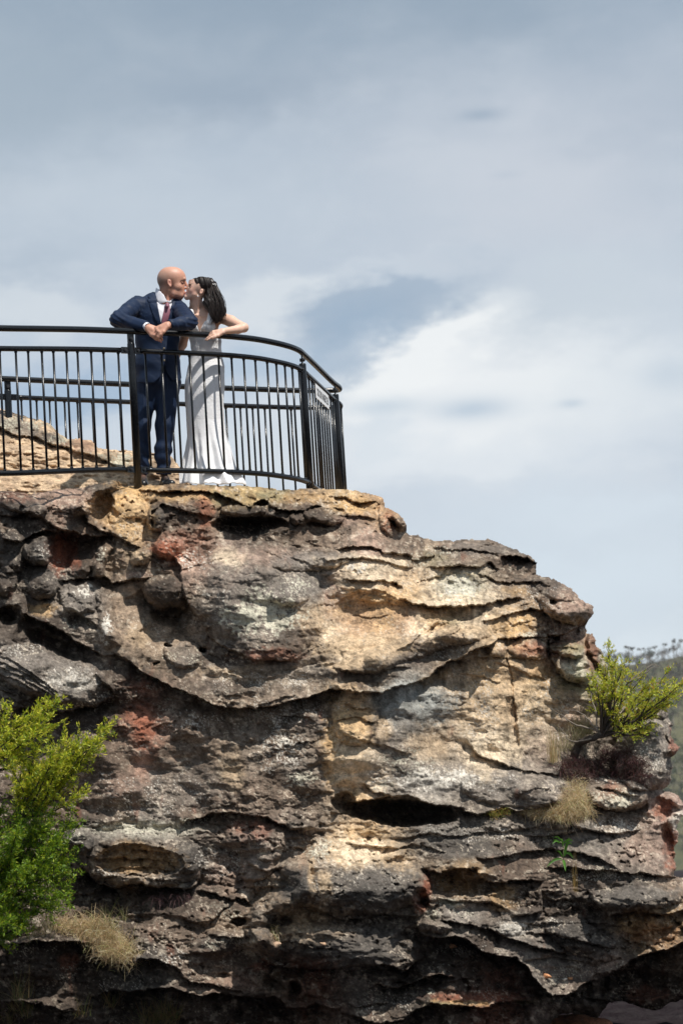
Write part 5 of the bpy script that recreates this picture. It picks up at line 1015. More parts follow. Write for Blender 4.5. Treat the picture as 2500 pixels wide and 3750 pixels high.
# other arm hangs behind the man, hand on his back
Bm.chain([BSR, u(682, 1215, 20.72), u(668, 1262, 20.78), u(645, 1305, 20.76)], [.042, .038, .036, .030], .02)
Bm.chain([u(645, 1305, 20.76), u(600, 1290, 20.84)], [.030, .026], .01)
tB = hand(Bm, u(818, 1213, 20.315), (-.95, -.16, -.20), (.05, -.72, .70), 1, .94, curl=((.12, .12, .1), (.28, .15, .12), (.5, .35, .3), (.62, .4, .3)), spread=.17, thumb=(.5, .3))
V, Q = Bm.mesh(); BS = (.76, .49, .37)
pts = [(bx(702, 1066, -.05), (.025, .03, .02), (.66, .33, .26), .5), (bx(678, 1075, -.004), (.013, .03, .012), (.55, .12, .12), .95), (bx(701, 1040, -.048), (.016, .02, .0034), (.06, .035, .025), .95), (bx(699, 1051, -.046), (.013, .016, .0030), (.04, .02, .02), .95),
       (be, (.01, .01, .015), (.62, .28, .22), .6), (u(722, 1120, BD), (.05, .1, .04), (.60, .34, .24), .5), (bx(705, 1068, -.05), (.03, .03, .025), (.80, .42, .33), .5)]
for t in tB: pts.append((t, (.006, .006, .006), (.78, .62, .60), .85))
BV = V.copy()
BRIDE = empty('person', u(765, 1782, BD), 'dark haired woman in a long white lace dress kissing the bald man', 'person')
mesh('body', V, Q, M_SKIN, BRIDE, True, colour(V, BS, pts))

MB().tube(resample(on_skin(BV, [(690.5, 1044), (695, 1040.5), (702, 1043)]), 7), [.0012, .0024, .0028, .0028, .0024, .0018, .001], 6).build('eyebrow', M_BROW, BRIDE)
MB().tube(resample(on_skin(BV, [(692.5, 1050), (696, 1052), (700.5, 1050.5)]), 7), [.0010, .0018, .0022, .0024, .0022, .0018, .0010], 5).build('eyelashes', M_BROW, BRIDE)
def lace_mat():
    m, nt, b = newmat('white lace'); v = coords(nt); b.inputs['Base Color'].default_value = (.80, .80, .82, 1)
    vo = nt.nodes.new('ShaderNodeTexVoronoi'); vo.inputs['Scale'].default_value = 34; vo.feature = 'DISTANCE_TO_EDGE'; nt.links.new(v, vo.inputs['Vector'])
    wv = nt.nodes.new('ShaderNodeTexWave'); wv.wave_type = 'RINGS'; wv.inputs['Scale'].default_value = 16; wv.inputs['Distortion'].default_value = 22; wv.inputs['Detail'].default_value = 2.5; wv.inputs['Detail Scale'].default_value = 2.2; nt.links.new(v, wv.inputs['Vector'])
    ch = nt.nodes.new('ShaderNodeTexVoronoi'); ch.inputs['Scale'].default_value = 75; ch.distance = 'CHEBYCHEV'; nt.links.new(v, ch.inputs['Vector'])
    h = math_(nt, 'ADD', math_(nt, 'MULTIPLY', wv.outputs['Fac'], .5), math_(nt, 'ADD', math_(nt, 'MULTIPLY', mr(nt, vo.outputs['Distance'], 0, .25), .3), math_(nt, 'MULTIPLY', ch.outputs['Distance'], .35)))
    c = mixc(nt, mr(nt, h, .3, 1.5), (.82, .82, .84), (.92, .92, .93)); nt.links.new(c, b.inputs['Base Color'])
    b.inputs['Roughness'].default_value = .5; b.inputs['Sheen Weight'].default_value = .2
    p = bump(nt, b, h, .4, .006); bump(nt, b, noise(nt, 120, 4, .6, v), .4, .002, p); return m
M_LACE = lace_mat()
Dr = SDF(u(640, 1800, 20.0)-np.array([0, .0, .0]), u(905, 1115, 20.0)+np.array([0, 1.08, .06]), .0056)
Gg, dx_, dy_ = img_field(Dr)
ys_ = [1110, 1150, 1180, 1215, 1245, 1284, 1310, 1340, 1408, 1470, 1536, 1600, 1650, 1700, 1735, 1766, 1800]
lft = [720, 697, 692, 690, 694, 702, 698, 689, 678, 678, 685, 688, 684, 672, 662, 655, 652]
rgt = [780, 797, 795, 796, 810, 810, 814, 822, 822, 819, 820, 832, 845, 858, 874, 893, 899]
cx = (np.interp(dy_, ys_, lft)+np.interp(dy_, ys_, rgt))/2; rx = (np.interp(dy_, ys_, rgt)-np.interp(dy_, ys_, lft))/2/PM+.002
ry = rx*np.interp(dy_, [1150, 1284, 1408, 1536, 1766], [.72, .76, .80, .85, .95]); xx = (dx_-cx)/PM; yy = Gg[..., 1]-(BD+.03)-np.interp(dy_, [1150, 1400, 1800], [0, .02, .04])
ang = np.arctan2(yy, xx); fold = sm(1540, 1760, dy_)
rr = np.sqrt((xx/rx)**2+(yy/ry)**2)+1e-6
Dr.F = ((rr-1)*np.minimum(rx, ry)).astype(np.float32)
Dr.F += (.020*fold)*np.sin(ang*9+1.3+.8*np.sin(Gg[..., 2]*5))+(.010*fold)*np.sin(ang*17+Gg[..., 2]*6)+wr(Gg, .0008, 16, 7)
# bust
for c in ((718, 1196), (766, 1196)): Dr.ell(u(c[0], c[1], BD-.075), (.052, .045, .055), k=.03)
Dr.F += .0016*np.sin(Gg[..., 2]*70+10*np.abs(xx)+Gg[..., 0]*12)*np.exp(-((dy_-1260)/45)**2)     # gathers at the waist
hemw = 1772+3*np.sin(dx_/14)+1.5*np.sin(dx_/5.3+1)
Dr.F = np.maximum(Dr.F, ((dy_-hemw)/PM).astype(np.float32))
neck = poly_sd(dx_, dy_, [(690, 1090), (703, 1135), (712, 1165), (722, 1190), (731, 1218), (742, 1190), (764, 1150), (772, 1128), (790, 1090)])/PM
arml = poly_sd(dx_, dy_, [(788, 1100), (784, 1140), (788, 1175), (800, 1200), (840, 1200), (840, 1100)])/PM; armr = poly_sd(dx_, dy_, [(640, 1100), (688, 1120), (690, 1150), (692, 1190), (640, 1190)])/PM
Dr.F = np.maximum(Dr.F, np.where(Gg[..., 1] < BD+.06, -neck, -1).astype(np.float32)); Dr.F = np.maximum(Dr.F, -arml.astype(np.float32)); Dr.F = np.maximum(Dr.F, -armr.astype(np.float32))
Dr.F = np.maximum(Dr.F, ((1125-dy_)/PM).astype(np.float32))
V, Q = Dr.mesh(); DRESS = mesh('dress', V, Q, M_LACE, BRIDE)
Sp = SDF(u(680, 1215, 20.2), u(800, 1100, 20.2)+np.array([0, .62, .03]), .0038)
Sp.chain([u(694, 1128, BD+.03), u(701, 1140, BD-.060), u(712, 1180, BD-.100)], [.012, .016, .022], .01); Sp.chain([u(778, 1126, BD+.03), u(774, 1144, BD-.062), u(768, 1182, BD-.100)], [.014, .022, .030], .01)
V, Q = Sp.mesh(); mesh('dress_straps', V, Q, M_LACE, DRESS)

# hair: a mass with many strands over it
M_HAIR, nt_, b_ = newmat('dark hair'); nt_.links.new(attr(nt_), b_.inputs['Base Color']); b_.inputs['Roughness'].default_value = .5; b_.inputs['Specular IOR Level'].default_value = .28
Hs = SDF(u(690, 1200, 20.2), u(850, 1000, 20.2)+np.array([0, .58, .05]), .0042)
Hs.ell(bx(738, 1040, .0), (.084, .082, .078), k=0); Hs.ell(bx(752, 1046, .0), (.080, .080, .076), k=.02)
Hs.ell(bx(712, 1062, -.02), (.052, .09, .058), k=.012, mode='s'); Hs.ell(bx(700, 1045, 0), (.036, .09, .046), k=.01, mode='s'); Hs.ell(bx(738, 1072, -.085), (.022, .03, .028), k=.008, mode='s')
Hs.chain([bx(776, 1046), bx(784, 1082, -.0), bx(794, 1116, -.02), bx(812, 1138, -.02), bx(818, 1150, -.02)], [.038, .056, .056, .034, .012], .03)
Hs.chain([bx(790, 1120, -.04), bx(800, 1150, -.06), bx(796, 1178, -.07)], [.045, .030, .010], .02)
Hs.chain([bx(768, 1074, -.02), bx(768, 1110, -.045), bx(782, 1150, -.06), bx(792, 1176, -.07)], [.045, .050, .030, .012], .02)
Gh, hx_, hy_ = img_field(Hs); Hs.F += .0035*np.sin((Gh[..., 0]*1.0+Gh[..., 2]*.35)*170+3*np.sin(Gh[..., 2]*14)+Gh[..., 1]*60)
V, Q = Hs.mesh(); HC = (.013, .0085, .0075)
nz = .5+.5*np.sin(V[:, 0]*260+V[:, 2]*60+V[:, 1]*90); HAIR = mesh('hair', V, Q, M_HAIR, BRIDE, True, np.array(HC)*(.6+.9*nz[:, None]))
st_ = MB(); r_ = np.random.default_rng(5)
for i in range(330):
    t = r_.uniform(); s = r_.uniform(-1, 1); dz = r_.uniform(-.075, .05)
    a = bx(774+r_.uniform(-6, 6), 1036+r_.uniform(-10, 14), dz*.5-.01); b = bx(783+s*22+t*6, 1078+r_.uniform(-6, 6), dz-.01); c = bx(790+s*30+8*t, 1116+r_.uniform(-6, 6), dz*1.1-.03)
    e = bx(800+s*24+r_.uniform(-7, 7), 1156+r_.uniform(-20, 20)-10*max(s, 0), dz-.045); e2 = e+np.array([r_.uniform(-.02, .02), 0, -r_.uniform(.01, .04)])
    st_.tube(resample([a, b, c, e, e2], 9)+.005*np.sin(np.arange(9)[:, None]*1.25+i)*np.array([[1, 0, 0]]), np.linspace(.0030, .0008, 9), 4, np.array(HC)*r_.uniform(.5, 2.4), flat=.6)
for i in range(130):   # swept back over the crown
    f = r_.uniform(-1, 1); d = -.080*math.cos(f*1.1)*r_.uniform(.9, 1.02) if f < 0 else -.02
    v = r_.uniform(0, 1)
    a = bx(724+7*v, 1015+30*v, -.04-.035*v); b = bx(742+4*v, 1013+31*v, -.055-.025*v); c = bx(766, 1022+26*v, -.055); e = bx(780, 1040+12*v, -.02)
    st_.tube(resample([a, b, c, e], 8), .0026, 4, np.array(HC)*r_.uniform(.5, 2.4))
for i in range(16):    # flyaways
    a = bx(790+r_.uniform(-6, 10), 1085+r_.uniform(-20, 30), r_.uniform(-.05, .03)); b = a+np.array([r_.uniform(.02, .05), 0, -.05]); c = b+np.array([r_.uniform(.0, .045), 0, -r_.uniform(.04, .08)])
    st_.tube(resample([a, b, c], 8), np.linspace(.0013, .0006, 8), 3, HC)
p = resample([bx(711, 1020, -.05), bx(713, 1050, -.058), bx(716, 1082, -.055)], 8); st_.tube(p, .0013, 4, np.array(HC)*1.5)
st_.build('hair_strands', M_HAIR, HAIR)
M_PEARL = simple('pearl', (.85, .83, .80), .2, var=.03)
def ball(m, c, r, col=None): m.tube([c-np.array([0, 0, r]), c-np.array([0, 0, r*.7]), c, c+np.array([0, 0, r*.7]), c+np.array([0, 0, r])], [r*.1, r*.7, r, r*.7, r*.1], 8, col)
m = MB(); ball(m, bx(725, 1085, -.082), .0065); ball(m, bx(725, 1079, -.080), .003); m.build('earring', M_PEARL, BRIDE)
m = MB()
for i in range(14): ball(m, bx(777+i*.95+r_.uniform(-3, 3), 1030+i*1.4+r_.uniform(-4, 4), -.035+r_.uniform(-.03, .02)), .0045)
m.build('hair_comb', M_PEARL, BRIDE)
m = MB(); m.tube(resample([u(703, 1132, BD-.055), u(712, 1162, BD-.085), u(720, 1186, BD-.10)], 8), .0012, 4); ball(m, u(720, 1190, BD-.105), .006); m.build('necklace', M_GOLD, BRIDE)
# ------------------------------------------------------------------ foliage helpers
def rot_basis(d):
    d = d/np.linalg.norm(d, axis=-1, keepdims=True); r = RNG.normal(size=d.shape); a = np.cross(d, r); a /= np.linalg.norm(a, axis=-1, keepdims=True)+1e-9
    return d, a, np.cross(d, a)
def leaves(m, P, Dv, ln, wd, C):
    """pointed folded leaves: base P, direction Dv"""
    n = len(P); d, a, b = rot_basis(Dv); ln = ln[:, None]; wd = wd[:, None]
    V = np.stack([P, P+d*ln*.45+a*wd*.5+b*wd*.18, P+d*ln-b*wd*.1, P+d*ln*.45-a*wd*.5+b*wd*.18, P+d*ln*.5], 1).reshape(-1, 3)
    i = np.arange(n)[:, None]*5
    F = np.concatenate([i+np.array([[0, 1, 4]]), i+np.array([[1, 2, 4]]), i+np.array([[2, 3, 4]]), i+np.array([[3, 0, 4]])])
    m.add(V, F, np.repeat(C, 5, 0))
def blades(m, P, Dv, bend, ln, wd, C, seg=4):
    """grass blades: base P, initial direction Dv, drooping by bend"""
    n = len(P); d = Dv/np.linalg.norm(Dv, axis=1, keepdims=True); s = np.cross(d, RNG.normal(size=d.shape)); s /= np.linalg.norm(s, axis=1, keepdims=True)
    pts = [P]; dd = d.copy(); p = P.copy()
    for k in range(seg):
        p = p+dd*(ln/seg)[:, None]; pts.append(p); dd = dd+bend[:, None]*np.array([[0, 0, -1.]])/seg; dd /= np.linalg.norm(dd, axis=1, keepdims=True)
    V = []
    for k, q in enumerate(pts):
        w_ = (wd*(1-k/seg)**.7*.5+.0003)[:, None]; V += [q-s*w_, q+s*w_]
    V = np.stack(V, 1).reshape(-1, 3); i = np.arange(n)[:, None]*(2*(seg+1))
    F = np.concatenate([i+np.array([[2*k, 2*k+1, 2*k+3, 2*k+2]]) for k in range(seg)])
    m.add(V, F, np.repeat(C, 2*(seg+1), 0))
def pick(cols, n, w=None, jit=.25):
    cols = np.array(cols); k = RNG.choice(len(cols), n, p=w); return np.clip(cols[k]*RNG.uniform(1-jit, 1+jit, (n, 1))*RNG.uniform(.93, 1.07, (n, 3)), 0, .8)
def bend_path(a, b, n=8, sag=.0, jit=.02):
    t = np.linspace(0, 1, n)[:, None]; P = a*(1-t)+b*t; L_ = np.linalg.norm(b-a)
    off = RNG.normal(size=(1, 3))*jit*L_; P = P+np.sin(t*np.pi)*(off+np.array([[0, 0, -sag*L_]]))+np.cumsum(RNG.normal(size=(n, 3)), 0)*L_*.008
    return P
def shrub(name, label, base_path, r_base, nodes, D0, leaf, cols, weights, dark, sub=13, nl=13, twl=.085, dep=.22, leaf_len=.030, start=.35):
    """woody shrub: a trunk, limbs to given tips, twigs and small pointed leaves"""
    root = empty(name, base_path[0], label, 'shrub'); tr = MB(); lf = MB()
    tr.tube(resample(base_path, 14)+RNG.normal(size=(14, 3))*.004, np.linspace(r_base, r_base*.6, 14), 8)
    LP, LD, LC = [], [], []
    for (o, tips, r0) in nodes:
        for (tx, ty, dd) in tips:
            t_ = U(tx, ty, D0+dd+RNG.uniform(-dep, dep)*.6); P = bend_path(o, t_, 10, RNG.uniform(-.02, .10), .05)
            tr.tube(P, np.linspace(r0, .0022, 10), 5)
            L_ = np.linalg.norm(t_-o)
            for k in range(int(sub*max(.5, L_/.45))):
                f = start+(1-start)*RNG.uniform()**.8; i = min(int(f*9), 8); q = P[i]+(P[i+1]-P[i])*(f*9-i) if f < 1 else P[-1]
                ax = (P[-1]-o)/L_; v = ax*.8+RNG.normal(size=3)*.55+np.array([0, 0, .25]); v /= np.linalg.norm(v); ll = twl*RNG.uniform(.5, 1.25)
                e = q+v*ll; tr.tube([q, (q+e)/2+RNG.normal(size=3)*.004, e], [.0016, .0012, .0008], 3)
                n = max(4, int(nl*RNG.uniform(.7, 1.4))); s = RNG.uniform(.15, 1.08, n)[:, None]
                LP.append(q+(e-q)*s+RNG.normal(size=(n, 3))*.006); LD.append(v[None]*.7+RNG.normal(size=(n, 3))*.6+np.array([[0, 0, .2]]))
                c = pick(cols, n, weights)
                LC.append(c)
    P = np.concatenate(LP); Dv = np.concatenate(LD); C = np.concatenate(LC); n = len(P)
    leaves(lf, P, Dv, leaf_len*RNG.uniform(.6, 1.2, n), leaf_len*.28*RNG.uniform(.7, 1.2, n), C)
    tr.build('trunk', M_BARK, root); lf.build('foliage', M_LEAF, root)
    return root, tr
def DZ(px, py, off=.08): return K.at(px, py)-off
# ---- wind-bent shrub on the right edge
sh0 = DZ(2110, 2760, .10); SD = sh0-.10
o1 = U(2200, 2692, SD); o2 = U(2245, 2680, SD); o3 = U(2165, 2702, SD)
tipsA = [(2228, 2390, 0), (2232, 2400, .1), (2200, 2455, 0), (2172, 2470, -.1), (2168, 2510, 0), (2250, 2440, .1), (2270, 2430, -.1), (2300, 2450, 0), (2325, 2460, .1), (2345, 2475, -.1), (2370, 2490, 0), (2210, 2520, -.15), (2240, 2500, -.15), (2290, 2520, -.2), (2330, 2540, -.2), (2200, 2570, -.1), (2262, 2480, 0), (2215, 2440, .1), (2190, 2540, .1)]
tipsB = [(2435, 2462, 0), (2430, 2500, .1), (2500, 2505, 0), (2470, 2500, -.1), (2455, 2545, 0), (2440, 2570, -.1), (2420, 2600, 0), (2395, 2620, .1), (2375, 2640, 0), (2400, 2540, -.2), (2370, 2560, -.2), (2380, 2590, .1), (2350, 2600, -.1), (2340, 2650, -.1), (2365, 2690, 0), (2340, 2688, -.05), (2395, 2520, .1), (2480, 2530, 0), (2420, 2540, .1), (2320, 2580, -.2), (2250, 2640, -.15), (2280, 2610, -.15)]
YG = [(.62, .60, .06), (.48, .54, .05), (.26, .36, .03), (.72, .64, .10), (.50, .28, .06)]
root, _ = shrub('shrub', 'wind bent shrub with bright yellow green leaves on the right edge of the cliff', [U(2102, 2765, sh0+.04), U(2122, 2722, sh0), U(2165, 2702, SD), U(2200, 2692, SD), U(2245, 2680, SD)], .034,
      [(o1, tipsA, .013), (o2, tipsB, .012), (U(2230, 2685, SD), [(2300, 2660, -.2), (2330, 2620, -.1)], .008)], SD, None, YG, [.32, .28, .2, .14, .06], None, sub=13, nl=17)
M_DEAD = simple('grey dead wood', (.20, .17, .14), .9)
for P_ in ([(2165, 2705), (2120, 2715), (2080, 2712), (2070, 2690), (2045, 2660)], [(2200, 2690), (2180, 2675), (2150, 2665), (2110, 2655), (2060, 2625), (2010, 2590)], [(2185, 2680), (2184, 2650), (2183, 2605), (2184, 2560), (2175, 2530)], [(2190, 2680), (2175, 2660), (2130, 2615), (2075, 2595)], [(2184, 2620), (2165, 2560), (2160, 2520)], [(2300, 2500), (2340, 2465), (2395, 2435), (2418, 2444)], [(2330, 2490), (2380, 2450), (2395, 2440)]):
    dead = MB(); pp = resample([U(a, b, SD-.02+.02*i) for i, (a, b) in enumerate(P_)], 12)+RNG.normal(size=(12, 3))*.003; dead.tube(pp, np.linspace(.010, .0014, 12), 5)
    for i in range(7):
        a = pp[RNG.integers(3, 11)]; e = a+np.array([RNG.uniform(-.09, .05), RNG.uniform(-.03, .03), RNG.uniform(.0, .09)]); dead.tube([a, (a+e)/2+RNG.normal(size=3)*.008, e], [.0016, .001, .0006], 3)
    dead.build('dead_branch', M_DEAD, root)
# ---- leafy bush at the left edge
LDp = 17.6
GRN = [(.60, .60, .045), (.42, .50, .03), (.20, .30, .02), (.74, .66, .08), (.08, .15, .012)]
a1 = U(-90, 3050, LDp+.2); a2 = U(60, 3010, LDp+.15); a3 = U(-60, 2830, LDp+.1)
up = [(a3, [(205, 2565, 0), (190, 2590, .1), (20, 2580, 0), (45, 2610, .1), (110, 2625, 0), (160, 2640, -.1), (90, 2680, 0), (0, 2650, 0), (-60, 2600, 0), (-120, 2620, .1), (140, 2700, -.1), (40, 2700, -.1), (180, 2650, .05), (60, 2760, -.2), (-80, 2700, -.1), (0, 2740, -.2), (150, 2605, 0), (80, 2650, .1), (-20, 2690, -.1)], .012),
      (a2, [(395, 2670, 0), (375, 2700, .1), (330, 2700, 0), (290, 2700, .1), (360, 2730, 0), (310, 2760, -.1), (280, 2780, 0), (240, 2720, -.1), (230, 2810, .05), (200, 2760, -.1), (200, 2840, 0), (150, 2780, -.1), (120, 2820, -.2), (180, 2880, 0), (320, 2900, .1), (80, 2860, -.2), (40, 2820, -.2), (250, 2690, 0), (120, 2740, 0), (270, 2740, .05), (190, 2800, .1), (60, 2900, -.1), (140, 2860, .1)], .010)]
b1 = U(-160, 3380, LDp+.2); b2 = U(20, 3250, LDp+.25)
lo = [(b2, [(RNG.uniform(-60, 250), RNG.uniform(2960, 3400), RNG.uniform(-.3, .2)) for _ in range(26)]+[(258, 3140, 0), (250, 3130, .1), (240, 3160, -.1), (180, 2990, 0), (190, 3020, 0), (215, 3060, 0), (235, 3200, 0), (215, 3230, 0), (225, 3270, 0), (190, 3330, 0), (170, 3000, -.1), (120, 2970, 0), (60, 2960, -.1), (0, 2960, 0), (200, 3100, 0)], .011),
      (b1, [(RNG.uniform(-260, 120), RNG.uniform(2950, 3430), RNG.uniform(-.3, .2)) for _ in range(26)]+[(70, 3395, 0), (50, 3420, 0), (20, 3440, .1), (60, 3370, 0)], .011)]
root, _ = shrub('leafy_bush', 'upper yellow green spreading bush with long sprays at the left edge', [U(-260, 3760, LDp+.2), U(-220, 3500, LDp+.2), U(-160, 3200, LDp+.2), U(-80, 2950, LDp+.2), a3], .045, up, LDp, None, GRN, [.33, .28, .16, .17, .06], None, sub=21, nl=22, twl=.10, dep=.3, leaf_len=.030, start=.25)
tr = MB(); LP = []
GR2 = [(.24, .36, .02), (.14, .26, .015), (.07, .15, .01), (.40, .46, .03)]  # deeper green for the lower bush, its shade included in the leaf colour
r2, _ = shrub('leafy_bush', 'denser deep green bush right above the blond grass at the left edge', [U(-240, 3780, LDp+.1), U(-190, 3550, LDp+.2), b1, b2], .04, lo, LDp, None, GR2, [.36, .32, .16, .16], None, sub=24, nl=24, twl=.11, dep=.35, leaf_len=.028, start=.15)
# ---- grasses
def tuft(name, label, pts, n, ln, col, w=None, lean=(0, 0, 1), spread=.5, bend=1.2, wd=.0035, off=.06, sc=12, cat='grass', dj=.05, group=None, mat=None):
    root = U(pts[0][0], pts[0][1], DZ(*pts[0], off)); pts = np.array(pts, float); k = RNG.choice(len(pts), n)
    x = pts[k, 0]+RNG.normal(size=n)*sc; y = pts[k, 1]+RNG.normal(size=n)*sc*.6
    D = np.array([DZ(a, b, off) for a, b in zip(pts[k, 0], pts[k, 1])])+RNG.uniform(-dj, dj, n)
    P = U(x, y, D); Dv = np.array(lean)[None]+RNG.normal(size=(n, 3))*spread; m = MB()
    blades(m, P, Dv, bend*RNG.uniform(.3, 1.5, n), ln*RNG.uniform(.4, 1.25, n), wd*RNG.uniform(.6, 1.3, n), pick(col, n, w)); o = m.build(name, mat or M_GRASS)
    V = np.array([v.co for v in o.data.vertices]); 
    o.location = root; o.data.transform(Matrix.Translation(-Vector(root))); return tag(o, label, cat, group)
STR = [(.68, .54, .32), (.55, .42, .24), (.76, .66, .46), (.34, .24, .14), (.42, .42, .18)]
tuft('grass_tuft', 'straw coloured dry grass hanging below the wind bent shrub', [(2090, 2900), (2110, 2880), (2085, 2930), (2120, 2920), (2130, 2950), (2100, 2960), (2070, 2965), (2050, 2975), (2140, 2975), (2090, 2985)], 2300, .115, STR, [.33, .24, .18, .13, .12], (-.15, -.2, .35), .75, 1.6, .0027, .05, 20)
tuft('grass_tuft', 'low pale dry grass mat left of the hanging straw grass', [(1925, 2975), (1960, 2985), (1990, 2990), (2020, 2990), (2045, 2995)], 1100, .09, STR, [.4, .2, .3, .05, .05], (0, -.5, .7), .6, 1.6, .003, .05, 14)
tuft('grass_tuft', 'thin upright pale grass stems beside the shrub trunk', [(2018, 2790), (2025, 2792), (2035, 2788)], 130, .22, STR, [.35, .3, .25, .05, .05], (0, -.25, 1), .09, .25, .0026, .06, 7)
tuft('grass_tuft', 'pale thin grass behind the shrub branches', [(2080, 2740), (2130, 2720), (2150, 2690), (2110, 2700), (2060, 2750)], 260, .20, [(.42, .36, .2), (.3, .3, .14), (.5, .45, .3)], None, (.1, -.2, 1), .3, .6, .0022, .05, 12)
tuft('heather_clump', 'dark purple brown needle clump under the shrub trunk', [(2080, 2800), (2060, 2820), (2110, 2790), (2150, 2800), (2200, 2790), (2250, 2770), (2290, 2760), (2300, 2800), (2330, 2820), (2250, 2830), (2180, 2830), (2120, 2830), (2350, 2850), (2290, 2840), (2330, 2790), (2220, 2760), (2090, 2840), (2140, 2850)], 5200, .085, [(.10, .040, .045), (.06, .028, .030), (.14, .07, .06), (.05, .04, .025)], None, (0, -.7, .35), .55, 1.5, .0030, .06, 17, 'plant')
tuft('grass_tuft', 'wide tuft of dry blond grass at lower left beside the bush', [(330, 3400), (360, 3390), (300, 3395), (380, 3420), (410, 3440), (440, 3460), (460, 3480), (380, 3460), (400, 3500), (350, 3440), (430, 3500), (470, 3510), (250, 3390), (290, 3410), (220, 3400)], 3900, .115, STR, [.32, .26, .16, .18, .08], (.12, -.18, .6), .65, 1.5, .0027, .07, 26)
tuft('grass_tuft', 'sparse darker grass between the bush and the blond tuft', [(110, 3420), (150, 3420), (180, 3410), (100, 3440)], 170, .15, [(.2, .15, .07), (.3, .24, .12), (.14, .15, .05)], None, (.1, -.5, .9), .4, 1.0, .0026, .08, 18)
tuft('grass_tuft', 'green and tan thin grass stems under the shell shaped ledge', [(380, 3390), (410, 3400), (395, 3380), (450, 3370)], 70, .16, [(.2, .24, .07), (.4, .34, .18)], None, (.1, -.4, 1), .4, .9, .0024, .10, 10)
for k_, (lab, pts, n) in enumerate([('wispy dry grass stems at the bottom left corner', [(60, 3700), (90, 3720), (30, 3740), (110, 3690), (70, 3660)], 200), ('dry grass clump at the bottom edge under the dark ledge', [(560, 3740), (590, 3735), (620, 3745), (540, 3750), (640, 3730)], 300), ('small tan grass wisps on the rock at the bottom left', [(400, 3690), (410, 3680), (300, 3720)], 60)]):
    tuft('grass_tuft', lab, pts, n, .20, [(.30, .22, .10), (.22, .15, .07), (.16, .18, .06)], None, (.05, -.5, 1), .35, .9, .0028, .12, 15)
tuft('grass_tuft', 'tiny dry tuft hanging in the sandy groove between grey boulders', [(1010, 3400), (1008, 3425), (1012, 3440)], 110, .11, STR, None, (0, -.6, .3), .45, 2.0, .0024, .06, 7)
tuft('grass_tuft', 'dark purple grass wisps hanging beneath the shell shaped ledge', [(600, 3280), (640, 3285), (680, 3280), (570, 3290)], 120, .12, [(.16, .09, .09), (.09, .05, .05)], None, (0, -.7, -.2), .3, 1.8, .0028, .12, 12)
tuft('herb', 'small rust and yellow green herb at the right end of the hollow', [(1820, 2970), (1835, 2960), (1810, 2985), (1845, 2975)], 420, .05, [(.3, .3, .06), (.2, .2, .05), (.35, .2, .06)], None, (0, -.5, .7), .6, .6, .0045, .05, 12, 'plant')
tuft('grass_tuft', 'single golden seed stem standing on the lower right ledge', [(2100, 3265), (2106, 3268)], 9, .26, [(.55, .36, .12)], None, (.02, -.2, 1), .05, .15, .0030, .07, 4)
# strappy green plant
g = MB(); gb = U(2062, 3140, DZ(2062, 3140, .12)); gr = empty('strappy_plant', gb, 'small plant with broad bright green strap leaves on the right ledges', 'plant')
for (x0, y0, x1, y1, w_) in [(2065, 3135, 2083, 3068, .020), (2068, 3125, 2100, 3146, .018), (2055, 3145, 2000, 3175, .019), (2060, 3150, 2070, 3193, .020), (2050, 3085, 2020, 3092, .014), (2055, 3080, 2022, 3070, .012), (2060, 3090, 2098, 3082, .013), (2045, 3090, 2020, 3082, .012), (2058, 3140, 2035, 3118, .012), (2072, 3100, 2094, 3092, .012), (2060, 3100, 2052, 3072, .013)]:
    D0 = DZ(2062, 3140, .16); t = np.linspace(0, 1, 7); P = U(x0+(x1-x0)*t, y0+(y1-y0)*t-10*np.sin(t*np.pi), D0-.05*t)
    dirp = P[-1]-P[0]; s = np.cross(dirp, [0.3, 1, .2]); s /= np.linalg.norm(s); ww = (w_*.5*np.sin(np.clip(t*.85+.15, 0, 1)*np.pi)**.7+.0006)[:, None]
    V = np.stack([P-s*ww, P+np.array([0, .004, 0]), P+s*ww], 1).reshape(-1, 3); F = np.array([[3*i+a, 3*i+a+1, 3*i+a+4, 3*i+a+3] for i in range(6) for a in (0, 1)])
    g = MB(); g.add(V, F, np.array([(.12, .30, .045)])*RNG.uniform(.7, 1.3)); g.build('leaf', M_LEAF, gr)
g = MB(); g.tube(resample([U(2050, 3082, DZ(2062, 3140, .12)), U(2064, 3100, DZ(2062, 3140, .14)), U(2060, 3130, DZ(2062, 3140, .14)), U(2066, 3165, DZ(2062, 3140, .08))], 8), .0035, 5); g.build('stem', simple('stem', (.2, .2, .1), .7), gr)
